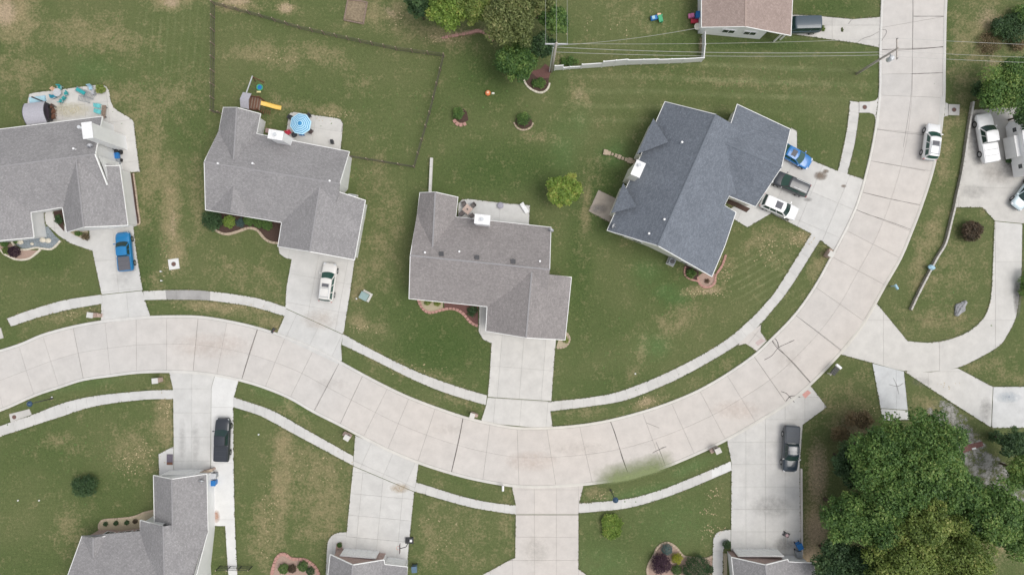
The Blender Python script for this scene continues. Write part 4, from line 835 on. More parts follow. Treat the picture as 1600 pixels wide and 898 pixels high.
shrub('dark weedy mass between two bushes near the upper right corner', 1584, 44, 24, 24, 1.8, 'dark', 1900, .2, tone=.45); shrub('brownish weeds left of the dark bushes near the upper right corner', 1545, 68, 22, 20, .6, 'brown', 900, .14)
shrub('thin dark bush beside the block wall top', 1528, 140, 10, 16, 1.6, 'dark', 700, .18)
tree('dark tree below the pale slab at the right edge', 1580, 690, 24, 6, 'dark', n=2600, leaf_s=.3); tree('olive green tree at the right edge beside the gravel track', 1595, 735, 34, 5.5, 'green', n=3200, leaf_s=.3, tone=.6)
shrub('dark ivy clump under the edge of the pale slab', 1556, 682, 12, 10, 1.4, 'dark', 600, .18); shrub('green bush at the right edge beside the looping drive', 1606, 445, 12, 34, 2.0, 'green', 1300, .2)
G3 = 'trees along the rear boundary at the top centre'
for a in [('dark evergreen tree at the left end of the top centre row', 655, 8, 24, 7, 'dark', 2800), ('lime green willowy tree second in the top centre row', 702, 16, 34, 7.5, 'lime', 4200), ('lime green tree beside the olive crowned tree at the top', 738, 14, 28, 7.5, 'yellow', 3600),
          ('olive yellow tree with the widest crown in the top centre row', 800, 34, 46, 9, 'olive', 6400), ('olive tree top touching the frame above the widest olive crown', 842, 2, 26, 8, 'olive', 2800), ('green arching tree hanging over the half round bed', 806, 98, 36, 5.5, 'green', 4600),
          ('bright green tree behind the utility pole cross arm', 866, 34, 24, 7, 'green', 2800), ('dark green tree left of the utility pole', 848, 74, 20, 5.5, 'dark', 2200)]:
    tree(*a[:6], n=a[6], group=G3, leaf_s=.32)
shrub('low green weeds at the foot of the white fence', 890, 96, 20, 8, .7, 'green', 600, .14)
tree('lone fresh green round tree in the lawn between two houses', 881, 299, 29, 4.4, 'lime', n=6500, leaf_s=.32, nl=30, tone=.6)
shrub('large dark oval bush alone in the lower left lawn', 133, 759, 25, 17, 1.9, 'dark', 3200, .13, ang=12, nl=7, tone=.4)
shrub('tufted light green ornamental grass in the lower middle lawn', 956, 822, 17, 23, .9, 'lime', 2800, .17, ang=8, nl=7, tone=.45, cat='ornamental grass')
shrub('spiky reddish brown bush in the loop of the right drive', 1518, 361, 17, 16, 1.5, 'red', 1900, .2, nl=7)
shrub('green bush in the thick pink rimmed planter', 716, 177, 9, 11, 1.1, 'green', 800, .13); shrub('green bush in the planter with a broken rim', 818, 186, 12, 11, 1.2, 'green', 900, .13)
shrub('spreading green weeds inside the half round bed', 842, 130, 13, 9, .6, 'green', 900, .13)
shrub('big dark evergreen at the corner under the second house roof', 332, 344, 17, 18, 1.8, 'dark', 1900, .14, tone=.3); shrub('lime green ball shrub in the second house bed', 357.5, 346, 9, 10, 1.1, 'lime', 1000, .1, ball=True, tone=.5)
for i, (x, y, l) in enumerate([(389, 344, 'round green shrub left of three under the second house'), (403.5, 347, 'round green shrub middle of three under the second house'), (417, 351, 'round green shrub right of three under the second house')]):
    shrub(l, x, y, 8, 8, .95, 'green', 700, .1, ball=True, group='three round shrubs under the second house', tone=.4)
shrub('blue green juniper in the second house bed', 376, 348, 9, 8, .6, 'bluegreen', 500, .1, tone=.2)
shrub('dark purple round shrub in the left crescent bed', 22, 393, 8, 7.5, 1.1, 'purple', 900, .1, ball=True); shrub('green shrub at the left edge above the purple one', 7, 381, 8, 5, .8, 'green', 500, .12); shrub('olive shrub touching the purple shrub', 10, 391, 7, 6, .7, 'yellow', 450, .12, tone=.2)
shrub('tiny green shrub at the slate bed left end', 25, 377, 5, 3.5, .5, 'green', 250, .1); shrub('brown shrub by the corner of the left garage', 134, 370, 6, 6, .7, 'brown', 450, .1, tone=.2); shrub('small green shrub beside the left house walk', 122, 365, 8, 4, .5, 'green', 350, .1)
shrub('dark shrub in the left entry bed', 92, 343, 6, 9, .9, 'dark', 500, .12)
shrub('yellow green plants in the pebble bed under the taupe roof', 668, 472, 8, 5, .35, 'yellow', 300, .12, tone=.6); shrub('low yellow plants right part of the pebble bed under the taupe roof', 683, 474, 6, 5, .35, 'yellow', 250, .12, tone=.8)
shrub('green plants in the red mulch bed under the taupe roof', 738, 486, 9, 10, .5, 'dark', 500, .12); shrub('yellow green flowers in the corner bed by the middle garage', 884, 531, 5, 7, .4, 'yellow', 350, .1, tone=.6)
shrub('green plant in the bed beside the round paver planter', 1080, 427, 9, 8, .6, 'green', 500, .13); shrub('dark pink flower clump in the round paver planter', 1105, 439, 4, 4, .4, 'red', 180, .1, tone=.8)
for i, (x, y, k, l) in enumerate([(165, 818, 'dark', 'first dark round bush from the left in the pebble row'), (181, 817, 'dark', 'second dark round bush from the left in the pebble row'), (198, 816, 'dark', 'third dark round bush from the left in the pebble row'), (211, 814, 'red', 'fourth and reddest round bush in the pebble row')]):
    shrub(l, x, y, 3.2, 3.2, .5, k, 200, .09, ball=True, group='round bushes in the pebble row', tone=.3)
shrub('brown purple bushy shrub at the left of the cream edged bed', 1033, 880, 16, 16, 1.5, 'purple', 2200, .13, nl=7, tone=.75); shrub('pale blue green shrub in the cream edged bed', 1042, 858, 8, 8, .9, 'bluegreen', 800, .09, ball=True); shrub('bright yellow shrub in the cream edged bed', 1058, 872, 9.5, 9, .9, 'gold', 900, .1, tone=.5)
shrub('largest dark green clipped shrub in the cream edged bed', 1088, 889, 20, 18, 1.4, 'dark', 3400, .1, ball=True, tone=.35); shrub('small green shrub under the bright yellow one', 1057, 890, 7.5, 7.5, .8, 'green', 600, .1, ball=True, tone=.2); shrub('small dark ball shrub beside the walkway at the bottom', 1109, 889, 5.5, 5.5, .8, 'dark', 450, .09, ball=True, tone=.3)
shrub('dark ball shrub at the corner of the bottom right garage', 1135.5, 850, 6, 6, .9, 'dark', 600, .09, ball=True, tone=.35); shrub('little dark ball in the tiny bed left of the lower garage', 530.5, 851, 3.5, 4, .6, 'green', 260, .09, ball=True, tone=.2)
shrub('first green shrub of the rose brown bed', 443, 888, 7.5, 7, .9, 'green', 600, .1, ball=True, tone=.5); shrub('reddish shrub between two green ones in the rose brown bed', 456, 888, 6, 6, .7, 'red', 500, .1, ball=True); shrub('second green shrub of the rose brown bed', 473, 884, 7.5, 6.5, .9, 'green', 600, .1, ball=True, tone=.3); shrub('dark shrub at the right end of the rose brown bed', 485, 892, 6, 6, .7, 'dark', 450, .1, ball=True)
shrub('yellow green leafy plant at the terrace corner', 157, 139, 9, 7, .7, 'yellow', 500, .2, tone=.6); shrub('yellow weed tuft on the cracked driveway', 1286, 45, 3.5, 6, .2, 'yellow', 260, .1, tone=.3); shrub('small weed tuft further along the cracked driveway', 1316, 47, 2, 5, .15, 'olive', 120, .1, tone=.3)
shrub('green weeds climbing the camper hitch area', 1577, 249, 6, 6, .7, 'dark', 400, .14)
# gravel track
def track():
    m, N, L, b = nt('gravel_track'); p = posn(N); n1 = noise_node(N, L, 1.1, 5, .7, p); n2 = noise_node(N, L, 9, 4, .75, p)
    c = mixc(N, L, rng_map(N, L, n2, .3, .7), (.24, .23, .20), (.44, .43, .41)); L.new(c, b.inputs['Base Color'])
    a = N.new('ShaderNodeAttribute'); a.attribute_name = 'amt'
    L.new(rng_map(N, L, mathn(N, L, 'ADD', a.outputs['Fac'], mathn(N, L, 'MULTIPLY', mathn(N, L, 'SUBTRACT', n1, .5), 3.2)), .42, 1.0), b.inputs['Alpha']); b.inputs['Roughness'].default_value = .95; return m
M['track'] = track()
cl = smooth_line([P(1452, 628), P(1478, 655), P(1503, 685), P(1522, 712), (P(1545, 735)), P(1575, 758), P(1625, 785), P(1680, 810)], 6); tv = []; ta = []
for i, p in enumerate(cl):
    t = (cl[min(i + 1, len(cl) - 1)] - cl[max(i - 1, 0)]).normalized(); n = Vector((-t.y, t.x, 0))
    for j in range(13):
        s_ = (j - 6) / 6; q = p + n * s_ * 2.5; tv.append((q.x, q.y, .006 + .004 * (1 - abs(s_)))); ta.append(max(0, 1 - abs(s_) ** 3) * (.62 + .4 * abs(math.sin(s_ * 3.1))) * min(1, i / 4 + .2) * .9)
tf = [(i * 13 + j, i * 13 + j + 1, (i + 1) * 13 + j + 1, (i + 1) * 13 + j) for i in range(len(cl) - 1) for j in range(12)]
to = fast_mesh('gravel_track', tv, [q[::-1] for q in tf], M['track'], None, dict(amt=ta)); tag(to, 'patchy gravel track running past the grove', kind='structure')
cb = empty('cattle_grid', P(1521, 700)); tag(cb, 'rust red plank strip laid across the gravel track', 'ground plank')
MB().prism([tuple(Vector((a, b, 0)) - P(1521, 700))[:2] for a, b in wp([(1501, 697), (1534, 689), (1536, 696), (1504, 707)])], 0, .08).build('plank', plain('rust_plank', (.19, .09, .08), .85, 0, .3), cb)
MB().box((0, .0, .10), (.5, .2, .05), .2).build('white_board', M['ribbon'], cb)
# boulder
bo = MB()
bm = bmesh.new(); bmesh.ops.create_icosphere(bm, subdivisions=3, radius=1)
for v in bm.verts:
    n = v.co.normalized(); k = 1 + .12 * math.sin(n.x * 5 + 1) + .1 * math.cos(n.y * 7) + .06 * math.sin(n.z * 11 + n.x * 9) - .22 * max(0, n.y) * abs(n.x); v.co = Vector((n.x * .62, n.y * 1.0, n.z * .42)) * k
me = bpy.data.meshes.new('boulder'); bm.to_mesh(me); bm.free(); ob = bpy.data.objects.new('boulder', me); col.objects.link(ob); me.materials.append(M['rock']); ob.location = P(1500, 481) + Vector((0, 0, .12)); ob.rotation_euler = (0, 0, R(-35))
tag(ob, 'grey pointed boulder on the lawn inside the loop drive', 'boulder')
# four decorative rocks in the slate bed
for (x, y, s_, l) in [(32, 378, .38, 'pale rock at the left of the slate bed'), (68, 375, .36, 'pale rock under the left house window in the slate bed'), (76, 376, .32, 'greenish rock at the right of the slate bed'), (51, 381, .2, 'smallest white rock in the slate bed')]:
    bm = bmesh.new(); bmesh.ops.create_icosphere(bm, subdivisions=2, radius=s_)
    for v in bm.verts: v.co = Vector((v.co.x * 1.2, v.co.y * .9, v.co.z * .6)) * random.uniform(.88, 1.12)
    me = bpy.data.meshes.new('rock'); bm.to_mesh(me); bm.free(); ob = bpy.data.objects.new('rock', me); col.objects.link(ob); me.materials.append(M['whitestone']); ob.location = P(x, y) + Vector((0, 0, .12)); tag(ob, l, 'rock')

# ------------------------------------------------------------------ fences and walls
def fence_line(root, pts, hh, sp, mpost, mrail, kind):
    for i in range(len(pts) - 1):
        h = hh[i] if isinstance(hh, list) else hh
        a, b = P(*pts[i]), P(*pts[i + 1]); L = (b - a).length; n = max(1, round(L / sp)); u = (b - a).normalized()
        for k in range(n + (1 if i == len(pts) - 2 else 0)):
            p = a.lerp(b, k / n); w = .09 if kind != 'white' else .13
            q = MB().box((p.x, p.y, h / 2 + .03), (w, w, h + .06), math.atan2(u.y, u.x)).build('post', mpost, root)
            MB().box((p.x, p.y, h + .08), (w + .01, w + .01, .05), math.atan2(u.y, u.x)).build('post_cap', M['tan'] if kind != 'white' else mpost, q)
        for k in range(n):
            p0, p1 = a.lerp(b, k / n), a.lerp(b, (k + 1) / n)
            if kind == 'white':
                MB().bar(p0 + Vector((0, 0, h * .5)) + u * .07, p1 + Vector((0, 0, h * .5)) - u * .07, .05, h * .94).build('panel', mrail, root)
                MB().bar(p0 + Vector((0, 0, h - .02)) + u * .07, p1 + Vector((0, 0, h - .02)) - u * .07, .1, .09).build('rail', mrail, root)
            else:
                b_ = MB()
                for zz in (h - .05, h * .5, .15): b_.bar(p0 + Vector((0, 0, zz)) + u * .05, p1 + Vector((0, 0, zz)) - u * .05, .032, .04)
                o = b_.build('rail', mrail, root); c = MB(); m_ = int((p1 - p0).length / .16)
                for j in range(1, m_): q = p0.lerp(p1, j / m_); c.box((q.x, q.y, h / 2), (.018, .018, h - .1))
                o = c.build('pickets', mrail, root); o['kind'] = 'stuff'
f1 = empty('fence', P(333, 178)); f1.location = (0, 0, 0); tag(f1, 'dark metal picket fence with pale post caps round the second house yard', 'fence')
fence_line(f1, [(346, 178), (335, 176), (336, 8), (410, 28), (470, 46), (545, 63), (620, 79), (694, 89), (672, 178), (648, 262), (600, 254), (550, 246)], 1.25, 1.75, M['oldwood'], plain('fence_bronze', (.10, .088, .07), .7), 'mesh')
f2 = empty('fence', (0, 0, 0)); tag(f2, 'white solid vinyl fence running from the utility pole toward the brown roofed house', 'fence')
fence_line(f2, [(866, 110), (880, 109), (890, 108), (908, 107), (940, 105), (978, 101.5), (1025, 100), (1065, 98.5), (1095, 96.5), (1097, 76), (1097, 57)], [1.7, .8, .8, 1.5, 2.1, 1.8, 1.6, 1.5, 1.4, 1.4], 1.9, M['siding_white'], M['siding_white'], 'white')
f3 = empty('fence', (0, 0, 0)); tag(f3, 'black railing fence crossing the strip at the bottom left', 'fence')
fence_line(f3, [(344, 884), (394, 884)], 1.3, 1.3, M['black'], M['black'], 'mesh')
w1 = empty('retaining_wall', (0, 0, 0)); tag(w1, 'thin pale concrete wall running up from the middle house into the lawn', 'wall')
a, b = P(674.8, 247.5), P(671.5, 320)
for k in range(5):
    p0, p1 = a.lerp(b, k / 5), a.lerp(b, (k + 1) / 5); u = (p1 - p0).normalized() * .012; MB().bar(p0 + Vector((0, 0, .22)) + u, p1 + Vector((0, 0, .22)) - u, .34, .5).build('wall_section', M['curb'], w1)
w2 = empty('retaining_wall', (0, 0, 0)); tag(w2, 'long grey block wall between the street verge and the parking pad', 'wall')
stones('wall_blocks', [(1518, 160), (1512, 195), (1504, 250), (1499, 278), (1493, 305), (1489, 325), (1484, 345), (1475, 380), (1462, 402), (1450, 425), (1434, 456), (1421, 484)], M['block'], w2, (.40, .25, .42))
stones('cap_blocks', [(1518, 160), (1512, 195), (1504, 250), (1499, 278), (1493, 305), (1489, 325), (1484, 345), (1475, 380), (1462, 402), (1450, 425), (1434, 456), (1421, 484)], M['dullcon'], w2, (.55, .20, .09), z=.41)
w3 = empty('stone_edge', (0, 0, 0)); tag(w3, 'ragged row of loose pale stones left of the dark blue house', 'stone row')
stones('stones', [(943, 238), (956, 241), (966, 245), (976, 249), (992, 254)], M['tan'], w3, (.42, .5, .25), jitter=.4)
w4 = empty('garden_wall', (0, 0, 0)); tag(w4, 'thin pinkish kerb wall along the right side of the lower right driveway', 'wall')
a, b = P(1251, 731), P(1252, 865)
for k in range(7):
    p0, p1 = a.lerp(b, k / 7), a.lerp(b, (k + 1) / 7); u = (p1 - p0).normalized() * .012; MB().bar(p0 + Vector((0, 0, .12)) + u, p1 + Vector((0, 0, .12)) - u, .22, .34).build('wall_section', M['road'], w4)
w5 = empty('stone_edge', (0, 0, 0)); tag(w5, 'old pinkish stone edging curving under the olive tree row', 'stone row')
stones('stones', [(690, 60), (712, 56), (735, 52), (748, 49), (764, 58), (770, 64)], M['pinkstone'], w5, (.4, .3, .16), jitter=.4)

# ------------------------------------------------------------------ poles and wires
def pole(px, py, h, label):
    c = P(px, py); root = empty('utility_pole', c); tag(root, label, 'utility pole')
    MB().tube([(0, 0, -.2), (0, 0, h)], .16, 12, .11).build('pole', M['polewood'], root, True); return root, c
p1, c1 = pole(861.5, 112, 10.0, 'wooden utility pole with a pale cross arm beside the white fence')
MB().box((0, 0, 9.6), (2.55, .12, .14)).build('cross_arm', M['lightgrey'], p1)
for x in (-1.2, .0, 1.2): MB().lathe([(.05, 9.67), (.07, 9.75), (.04, 9.85)], c=(x, 0, 0), n=10).build('insulator', M['lightgrey'], p1)
for s_ in (-1, 1): MB().bar((s_ * .7, .02, 9.55), (0, .02, 8.9), .05).build('brace', M['lightgrey'], p1)
MB().tube([(-.25, -.05, .1), (-.28, -.05, 8.6)], .06, 8).build('conduit', M['lamp'], p1); MB().tube([(-.25, .12, .1), (-.25, .12, 8.4), (.1, .1, 8.7)], .045, 8).build('conduit', M['grey'], p1)
p2, c2 = pole(1338.5, 115.5, 9.2, 'leaning looking wooden utility pole with a street light over the road')
MB().box((0, 0, 8.9), (.12, 2.4, .13)).build('cross_arm', M['polewood'], p2)
for y in (-1.1, .0, 1.1): MB().lathe([(.05, 8.96), (.07, 9.05), (.04, 9.15)], c=(0, y, 0), n=10).build('insulator', M['rock'], p2)
tr = MB().lathe([(.0, 6.9), (.26, 6.92), (.28, 7.0), (.28, 7.8), (.2, 7.88)], c=(.1, -.62, 0), n=16).build('transformer', M['lamp'], p2, True)
MB().box((.1, -.2, 7.4), (.1, .5, .1)).build('bracket', M['grey'], p2)
MB().lathe([(.06, 3.7), (.12, 3.75), (.12, 3.95)], c=(.05, .05, 0), n=10).build('collar', M['lamp'], p2)
def wire(label, a, b, sag, r=.015):
    a, b = Vector(a), Vector(b); pts = []
    for k in range(13):
        t = k / 12; p = a.lerp(b, t); p.z -= sag * 4 * t * (1 - t); pts.append(p)
    o = MB().tube(pts, r, 5).build('power_line', M['wire']); tag(o, label, 'power line', 'overhead power lines')
T1, T2 = c1, c2
for i, x in enumerate((-1.2, 0, 1.2)):
    wire(('left', 'middle', 'right')[i] + ' one of three wires rising from the white fence pole to the top edge', T1 + Vector((x, 0, 9.85)), T1 + Vector((x, 30, 9.9)), .5)
wire('topmost wire from the white fence pole to the street light pole', T1 + Vector((1.2, 0, 9.7)), T2 + Vector((0, 1.1, 9.15)), .7)
wire('middle twisted wire from the white fence pole to the street light pole', T1 + Vector((.1, 0, 8.6)), T2 + Vector((0, 0, 7.9)), 1.0, .022)
wire('lowest wire from the white fence pole to the street light pole', T1 + Vector((.1, -.2, 7.6)), T2 + Vector((.1, -.1, 7.2)), .9, .02)
wire('twisted service wire from the white fence pole to the brown roofed house', T1 + Vector((.4, 0, 9.2)), P(1096, 43, 3.1), .8, .018)
for i, (y, z, l) in enumerate([(1.1, 9.15, 'upper'), (0, 8.2, 'centre'), (-.3, 7.4, 'lower')]):
    wire(l + ' wire leaving the street light pole toward the right edge', T2 + Vector((0, y, z)), T2 + Vector((38, y - 1.2, z + .2)), .8, .016)
def lamp_post(px, py, label):
    c = P(px, py); root = empty('lamp_post', c); tag(root, label, 'lamp post', 'short street lamp posts')
    MB().tube([(0, 0, 0), (0, 0, 3.9)], .06, 10, .045).build('post', M['dark'], root, True); MB().lathe([(.12, 0), (.12, .3), (.07, .4)], n=12).build('base', M['dark'], root)
    MB().lathe([(.1, 3.75), (.19, 3.85), (.16, 4.05)], n=14).build('lantern', M['lamp'], root, True)
    MB().lathe([(.36, 4.03), (.34, 4.1), (.16, 4.26), (.05, 4.34)], n=18).build('lamp_shade', plain('blue_black_shade', (.03, .07, .13), .35), root, True)
lamp_post(82, 622, 'lamp post with a dark blue cap beside the lower left drain'); lamp_post(954, 765, 'lamp post with a dark blue cap beside the lower middle sidewalk')

# ------------------------------------------------------------------ mailboxes and cabinets
def brick_box(px, py, rz, label, w=.62, d=.55, h=1.35, m='brickstone'):
    root = empty('mailbox', P(px, py), R(rz)); tag(root, label, 'mailbox', 'brick mailboxes at the kerb')
    MB().box((0, 0, h / 2), (w, d, h)).build('pillar', M[m], root); MB().box((0, 0, h + .04), (w + .12, d + .12, .09)).build('cap_stone', M['curb'], root)
    MB().box((0, -d / 2 - .02, h * .75), (.26, .06, .3)).build('mailbox_door', M['dark'], root)
    MB().box((w * .9, 0, .3), (.4, d * .8, .6)).build('planter', M['brickstone'], root)
brick_box(151, 491.5, -8, 'brick mailbox pillar left of the blue pickup driveway'); brick_box(251, 592.5, 185, 'brick mailbox pillar above the lower left sidewalk end'); brick_box(546, 680, 150, 'pale brick mailbox pillar beside the basketball driveway')
brick_box(739, 646, -17, 'pinkish brick mailbox pillar left of the middle driveway apron', .5, .5); brick_box(1117, 700, 205, 'grey stone mailbox pillar left of the dark pickup driveway', m='block'); brick_box(1291, 398, 60, 'brick mailbox pillar at the corner of the three car driveway')
def post_box(px, py, rz, label, m, pm):
    root = empty('mailbox', P(px, py), R(rz)); tag(root, label, 'mailbox', 'mailboxes on posts')
    MB().box((0, 0, .55), (.1, .1, 1.1)).build('post', pm, root); MB().box((0, -.12, 1.0), (.08, .6, .08)).build('arm', pm, root)
    b = MB(); n = 9; v = []
    for y in (-.42, .22):
        for k in range(n): a = math.pi * k / (n - 1); v.append((.14 * math.cos(a), y, 1.18 + .14 * math.sin(a)))
        v.append((-.14, y, 1.05)); v.append((.14, y, 1.05))
    k2 = n + 2; f = [tuple(range(k2)), tuple(range(2 * k2 - 1, k2 - 1, -1))] + [(i, k2 + i, k2 + (i + 1) % k2, (i + 1) % k2) for i in range(k2)]
    b.add(v, f).build('letter_box', m, root); MB().box((.16, -.1, 1.25), (.02, .06, .2)).build('flag', M['red'], root)
post_box(786, 757, 0, 'white mailbox on a post by the bottom kerb left of the cream driveway', M['ribbon'], M['ribbon']); post_box(1392, 447, 30, 'pale blue mailbox on the grass where the right drive begins', M['ltblue'], M['ltblue'])
post_box(432, 514, -25, 'small black mailbox on the kerb left of the white car driveway', M['black'], M['dark'])
root = empty('mailbox', P(1297, 578), R(50)); tag(root, 'cluster of four black mailboxes with a white one on a timber arm', 'mailbox')
MB().box((-.5, 0, .5), (.12, .12, 1.0)).build('post', M['curb'], root); MB().box((0, 0, .98), (1.4, .1, .08)).build('arm', M['curb'], root)
for k in range(4): MB().box((-.35 + k * .26, 0, 1.16), (.19, .62, .28)).build('letter_box', M['black'], root)
MB().box((.78, 0, 1.18), (.3, .75, .3)).build('letter_box', M['ribbon'], root)
root = empty('utility_cabinet', P(571.5, 462.5), R(-28)); tag(root, 'green electrical cabinet on a pale pad beside the white car driveway', 'utility box')
MB().box((.06, .06, .05), (1.25, 1.15, .12)).build('pad', M['curb'], root); MB().box((-.05, -.02, .5), (.95, .85, .78)).build('cabinet', M['trans'], root); MB().box((-.05, -.02, .91), (1.02, .92, .06)).build('lid', plain('lid_green', (.26, .36, .35), .45), root)
root = empty('air_conditioner', P(1048, 409), R(-24)); tag(root, 'air conditioner unit below the gable wall of the slate blue house', 'air conditioner')
MB().box((0, 0, .05), (1, .95, .1)).build('pad', M['curb'], root); MB().box((0, 0, .48), (.78, .78, .76)).build('casing', M['grey'], root); MB().lathe([(.3, .865), (.3, .89), (.1, .9)], n=18).build('fan_grille', M['dark'], root)
root = empty('air_conditioner', P(552, 309), R(-10)); tag(root, 'pale air conditioner unit behind the second house garage', 'air conditioner')
MB().box((0, 0, .05), (1.15, .85, .1)).build('pad', M['curb'], root); MB().box((0, 0, .45), (1.0, .7, .7)).build('casing', M['lightgrey'], root); MB().lathe([(.26, .80), (.26, .83), (.1, .84)], n=18).build('fan_grille', M['grey'], root)
root = empty('garden_hose_reel', P(1450.5, 418), R(-20)); tag(root, 'pale blue bin bag lying on the block wall', 'bag')
b = bmesh.new(); bmesh.ops.create_icosphere(b, subdivisions=2, radius=.4)
for v in b.verts: v.co = Vector((v.co.x * 1.2, v.co.y * .8, v.co.z * .6 + .65)) * random.uniform(.93, 1.07)
me = bpy.data.meshes.new('bag_body'); b.to_mesh(me); b.free(); o = bpy.data.objects.new('bag_body', me); col.objects.link(o); o.parent = root; me.materials.append(M['ltblue']); root.name = 'plastic_bag'
def white_cap(px, py, label, h=.35):
    o = MB().lathe([(.05, 0), (.05, h), (.09, h), (.09, h + .05)], c=tuple(P(px, py)), n=10).build('cleanout_pipe', M['ribbon']); tag(o, label, 'pipe', 'small white pipes in the lawns')
white_cap(558, 466.5, 'white capped pipe beside the green electrical cabinet'); white_cap(254, 438.5, 'white pipe below the square drain lid'); white_cap(253, 424, 'white pipe left of the square drain lid'); white_cap(992, 583, 'grey white pipe near the curved sidewalk'); white_cap(405, 678, 'white pipe right of the black pickup', .2); white_cap(82, 620, 'white pipe at the lower left verge', .1)
white_cap(29, 781, 'left of two white pipes in the lower left lawn', .1); white_cap(62, 781, 'right of two white pipes in the lower left lawn', .1)

# ------------------------------------------------------------------ vehicles
def loft(name, secs, m, parent, smooth=True):
    n = len(secs[0]); v = [p for s_ in secs for p in s_]
    f = [(i * n + k, i * n + (k + 1) % n, (i + 1) * n + (k + 1) % n, (i + 1) * n + k) for i in range(len(secs) - 1) for k in range(n)]
    f += [tuple(range(n - 1, -1, -1)), tuple((len(secs) - 1) * n + k for k in range(n))]
    o = mesh(name, v, f, m, parent, smooth); return o
def wheel(root, x, y, r=.35, w=.24, side=1):
    o = MB().lathe([(r * .6, -w / 2), (r * .97, -w / 2), (r, -w / 3), (r, w / 3), (r * .97, w / 2), (r * .6, w / 2)], c=(0, 0, 0), n=20, axis='Y').build('wheel', M['tyre'], root); o.location = (x, y, r)
    MB().lathe([(r * .62, -.02), (r * .6, .02), (r * .15, .045)], n=16, axis='Y').build('rim', M['rim'], o).location = (0, side * (w / 2 - .01), 0)
    if side < 0: o.children[0].scale = (1, -1, 1)
def vehicle(kind, label, px, py, hx, hy, L, W_, Hh_, pm, cat, sunroof=False, cover=None, rack=False, group='vehicles parked in the street and driveways', glass=None, wheelr=.36):
    c = P(px, py, .9); ang = math.atan2(-hy, hx); root = empty({'pickup': 'pickup_truck', 'suv': 'suv', 'sedan': 'car', 'van': 'van'}[kind], (c.x, c.y, 0.05), ang); tag(root, label, cat, group)
    g = glass or M['carglass']; hw = W_ / 2; zb = .30; x0, x1 = -L / 2, L / 2
    if kind == 'pickup': belt = 1.12; hood = 1.08; st = [(x0, .93, .75, 1.0), (x0 + .08, .97, .45, 1.08), (x0 + .5, .99, zb, 1.1), (-L * .1, 1, zb, 1.12), (L * .12, 1, zb, 1.12), (L * .22, 1, zb, 1.1), (L * .36, .985, zb, 1.06), (x1 - .35, .95, .34, 1.0), (x1 - .12, .88, .42, .9), (x1, .76, .5, .74)]
    elif kind == 'suv': belt = 1.05; st = [(x0, .84, .6, .92), (x0 + .1, .93, .42, 1.02), (x0 + .5, .98, zb, 1.05), (-.4, 1, zb, 1.06), (.5, 1, zb, 1.06), (L * .22, .995, zb, 1.04), (L * .34, .97, zb, 1.0), (x1 - .32, .92, .34, .93), (x1 - .1, .83, .42, .82), (x1, .68, .5, .68)]
    elif kind == 'van': belt = 1.1; st = [(x0, .88, .5, 1.0), (x0 + .1, .96, .4, 1.1), (x0 + .5, 1, zb, 1.12), (0, 1, zb, 1.12), (L * .25, 1, zb, 1.1), (L * .38, .96, zb, 1.0), (x1 - .1, .86, .4, .85), (x1, .7, .5, .7)]
    else: belt = .93; st = [(x0, .80, .5, .82), (x0 + .1, .9, .4, .92), (x0 + .6, .97, zb, .95), (-.4, 1, zb, .94), (.5, 1, zb, .93), (L * .24, .99, zb, .9), (L * .36, .96, zb, .84), (x1 - .3, .9, .34, .76), (x1 - .08, .8, .4, .68), (x1, .64, .45, .58)]
    secs = []
    for (x, w, b_, t) in st:
        h_ = hw * w; half = [(h_ * .86, b_), (h_ * .97, b_ + .1), (h_, (b_ + t) / 2), (h_ * .985, t - .16), (h_ * .93, t - .05), (h_ * .8, t), (h_ * .4, t + .025), (0, t + .035)]
        ring = [(x, y, z) for y, z in half] + [(x, -y, z) for y, z in half[-2::-1]]; secs.append(ring)
    body = loft('body', secs, pm, root)
    # cabin
    if kind == 'pickup': xr0, xr1, xf1, xf0, bf, br = -L * .12, -L * .10, L * .10, L * .23, .16, .03
    elif kind == 'suv': xr0, xr1, xf1, xf0, bf, br = x0 + .10, x0 + .38, L * .08, L * .24, .18, .06
    elif kind == 'van': xr0, xr1, xf1, xf0, bf, br = x0 + .05, x0 + .25, L * .18, L * .36, .18, .04
    else: xr0, xr1, xf1, xf0, bf, br = x0 + .55, x0 + 1.25, L * .04, L * .23, .2, .14
    wb, wt = hw * .93, hw * .72 if kind != 'van' else hw * .8; zt = Hh_; nc = 9
    ys = [-1 + 2 * k / (nc - 1) for k in range(nc)]
    def row(x, z, w, bulge, crown): return [(x + bulge * (1 - y * y), y * w, z - crown * y * y) for y in ys]
    zb2 = belt - .06
    rows = [row(xf0, zb2, wb, bf, 0), row(xf1, zt - .03, wt, bf * .6, .05), row(xf1 - .12, zt, wt * .985, bf * .3, .05), row((xf1 + xr1) / 2, zt + .015, wt * .98, 0, .05), row(xr1 + .12, zt, wt * .97, -br * .3, .05), row(xr1, zt - .04, wt * .96, -br * .6, .05), row(xr0, zb2, wb * .97, -br, 0)]
    v = [p for r_ in rows for p in r_]; f = [(i * nc + k, i * nc + k + 1, (i + 1) * nc + k + 1, (i + 1) * nc + k) for i in range(6) for k in range(nc - 1)]
    f += [tuple(i * nc for i in range(7)), tuple(i * nc + nc - 1 for i in range(6, -1, -1))]
    mesh('cabin', v, f, pm, root, False)
    def gl(name, A, B, s0, s1, off):
        vv = []
        ks = range(nc)
        for r_, t in ((0, s0), (1, s1)):
            for k in ks:
                a, b = Vector(A[k]), Vector(B[k]); q = a.lerp(b, t); q.y *= .93; vv.append(q + off)
        return mesh(name, vv, [(k, k + 1, nc + k + 1, nc + k) for k in range(nc - 1)], g, root, True)
    gl('windshield', rows[0], rows[1], .08, .94, Vector((.02, 0, .018))); gl('rear_window', rows[6], rows[5], .22, .92, Vector((-.02, 0, .018)))
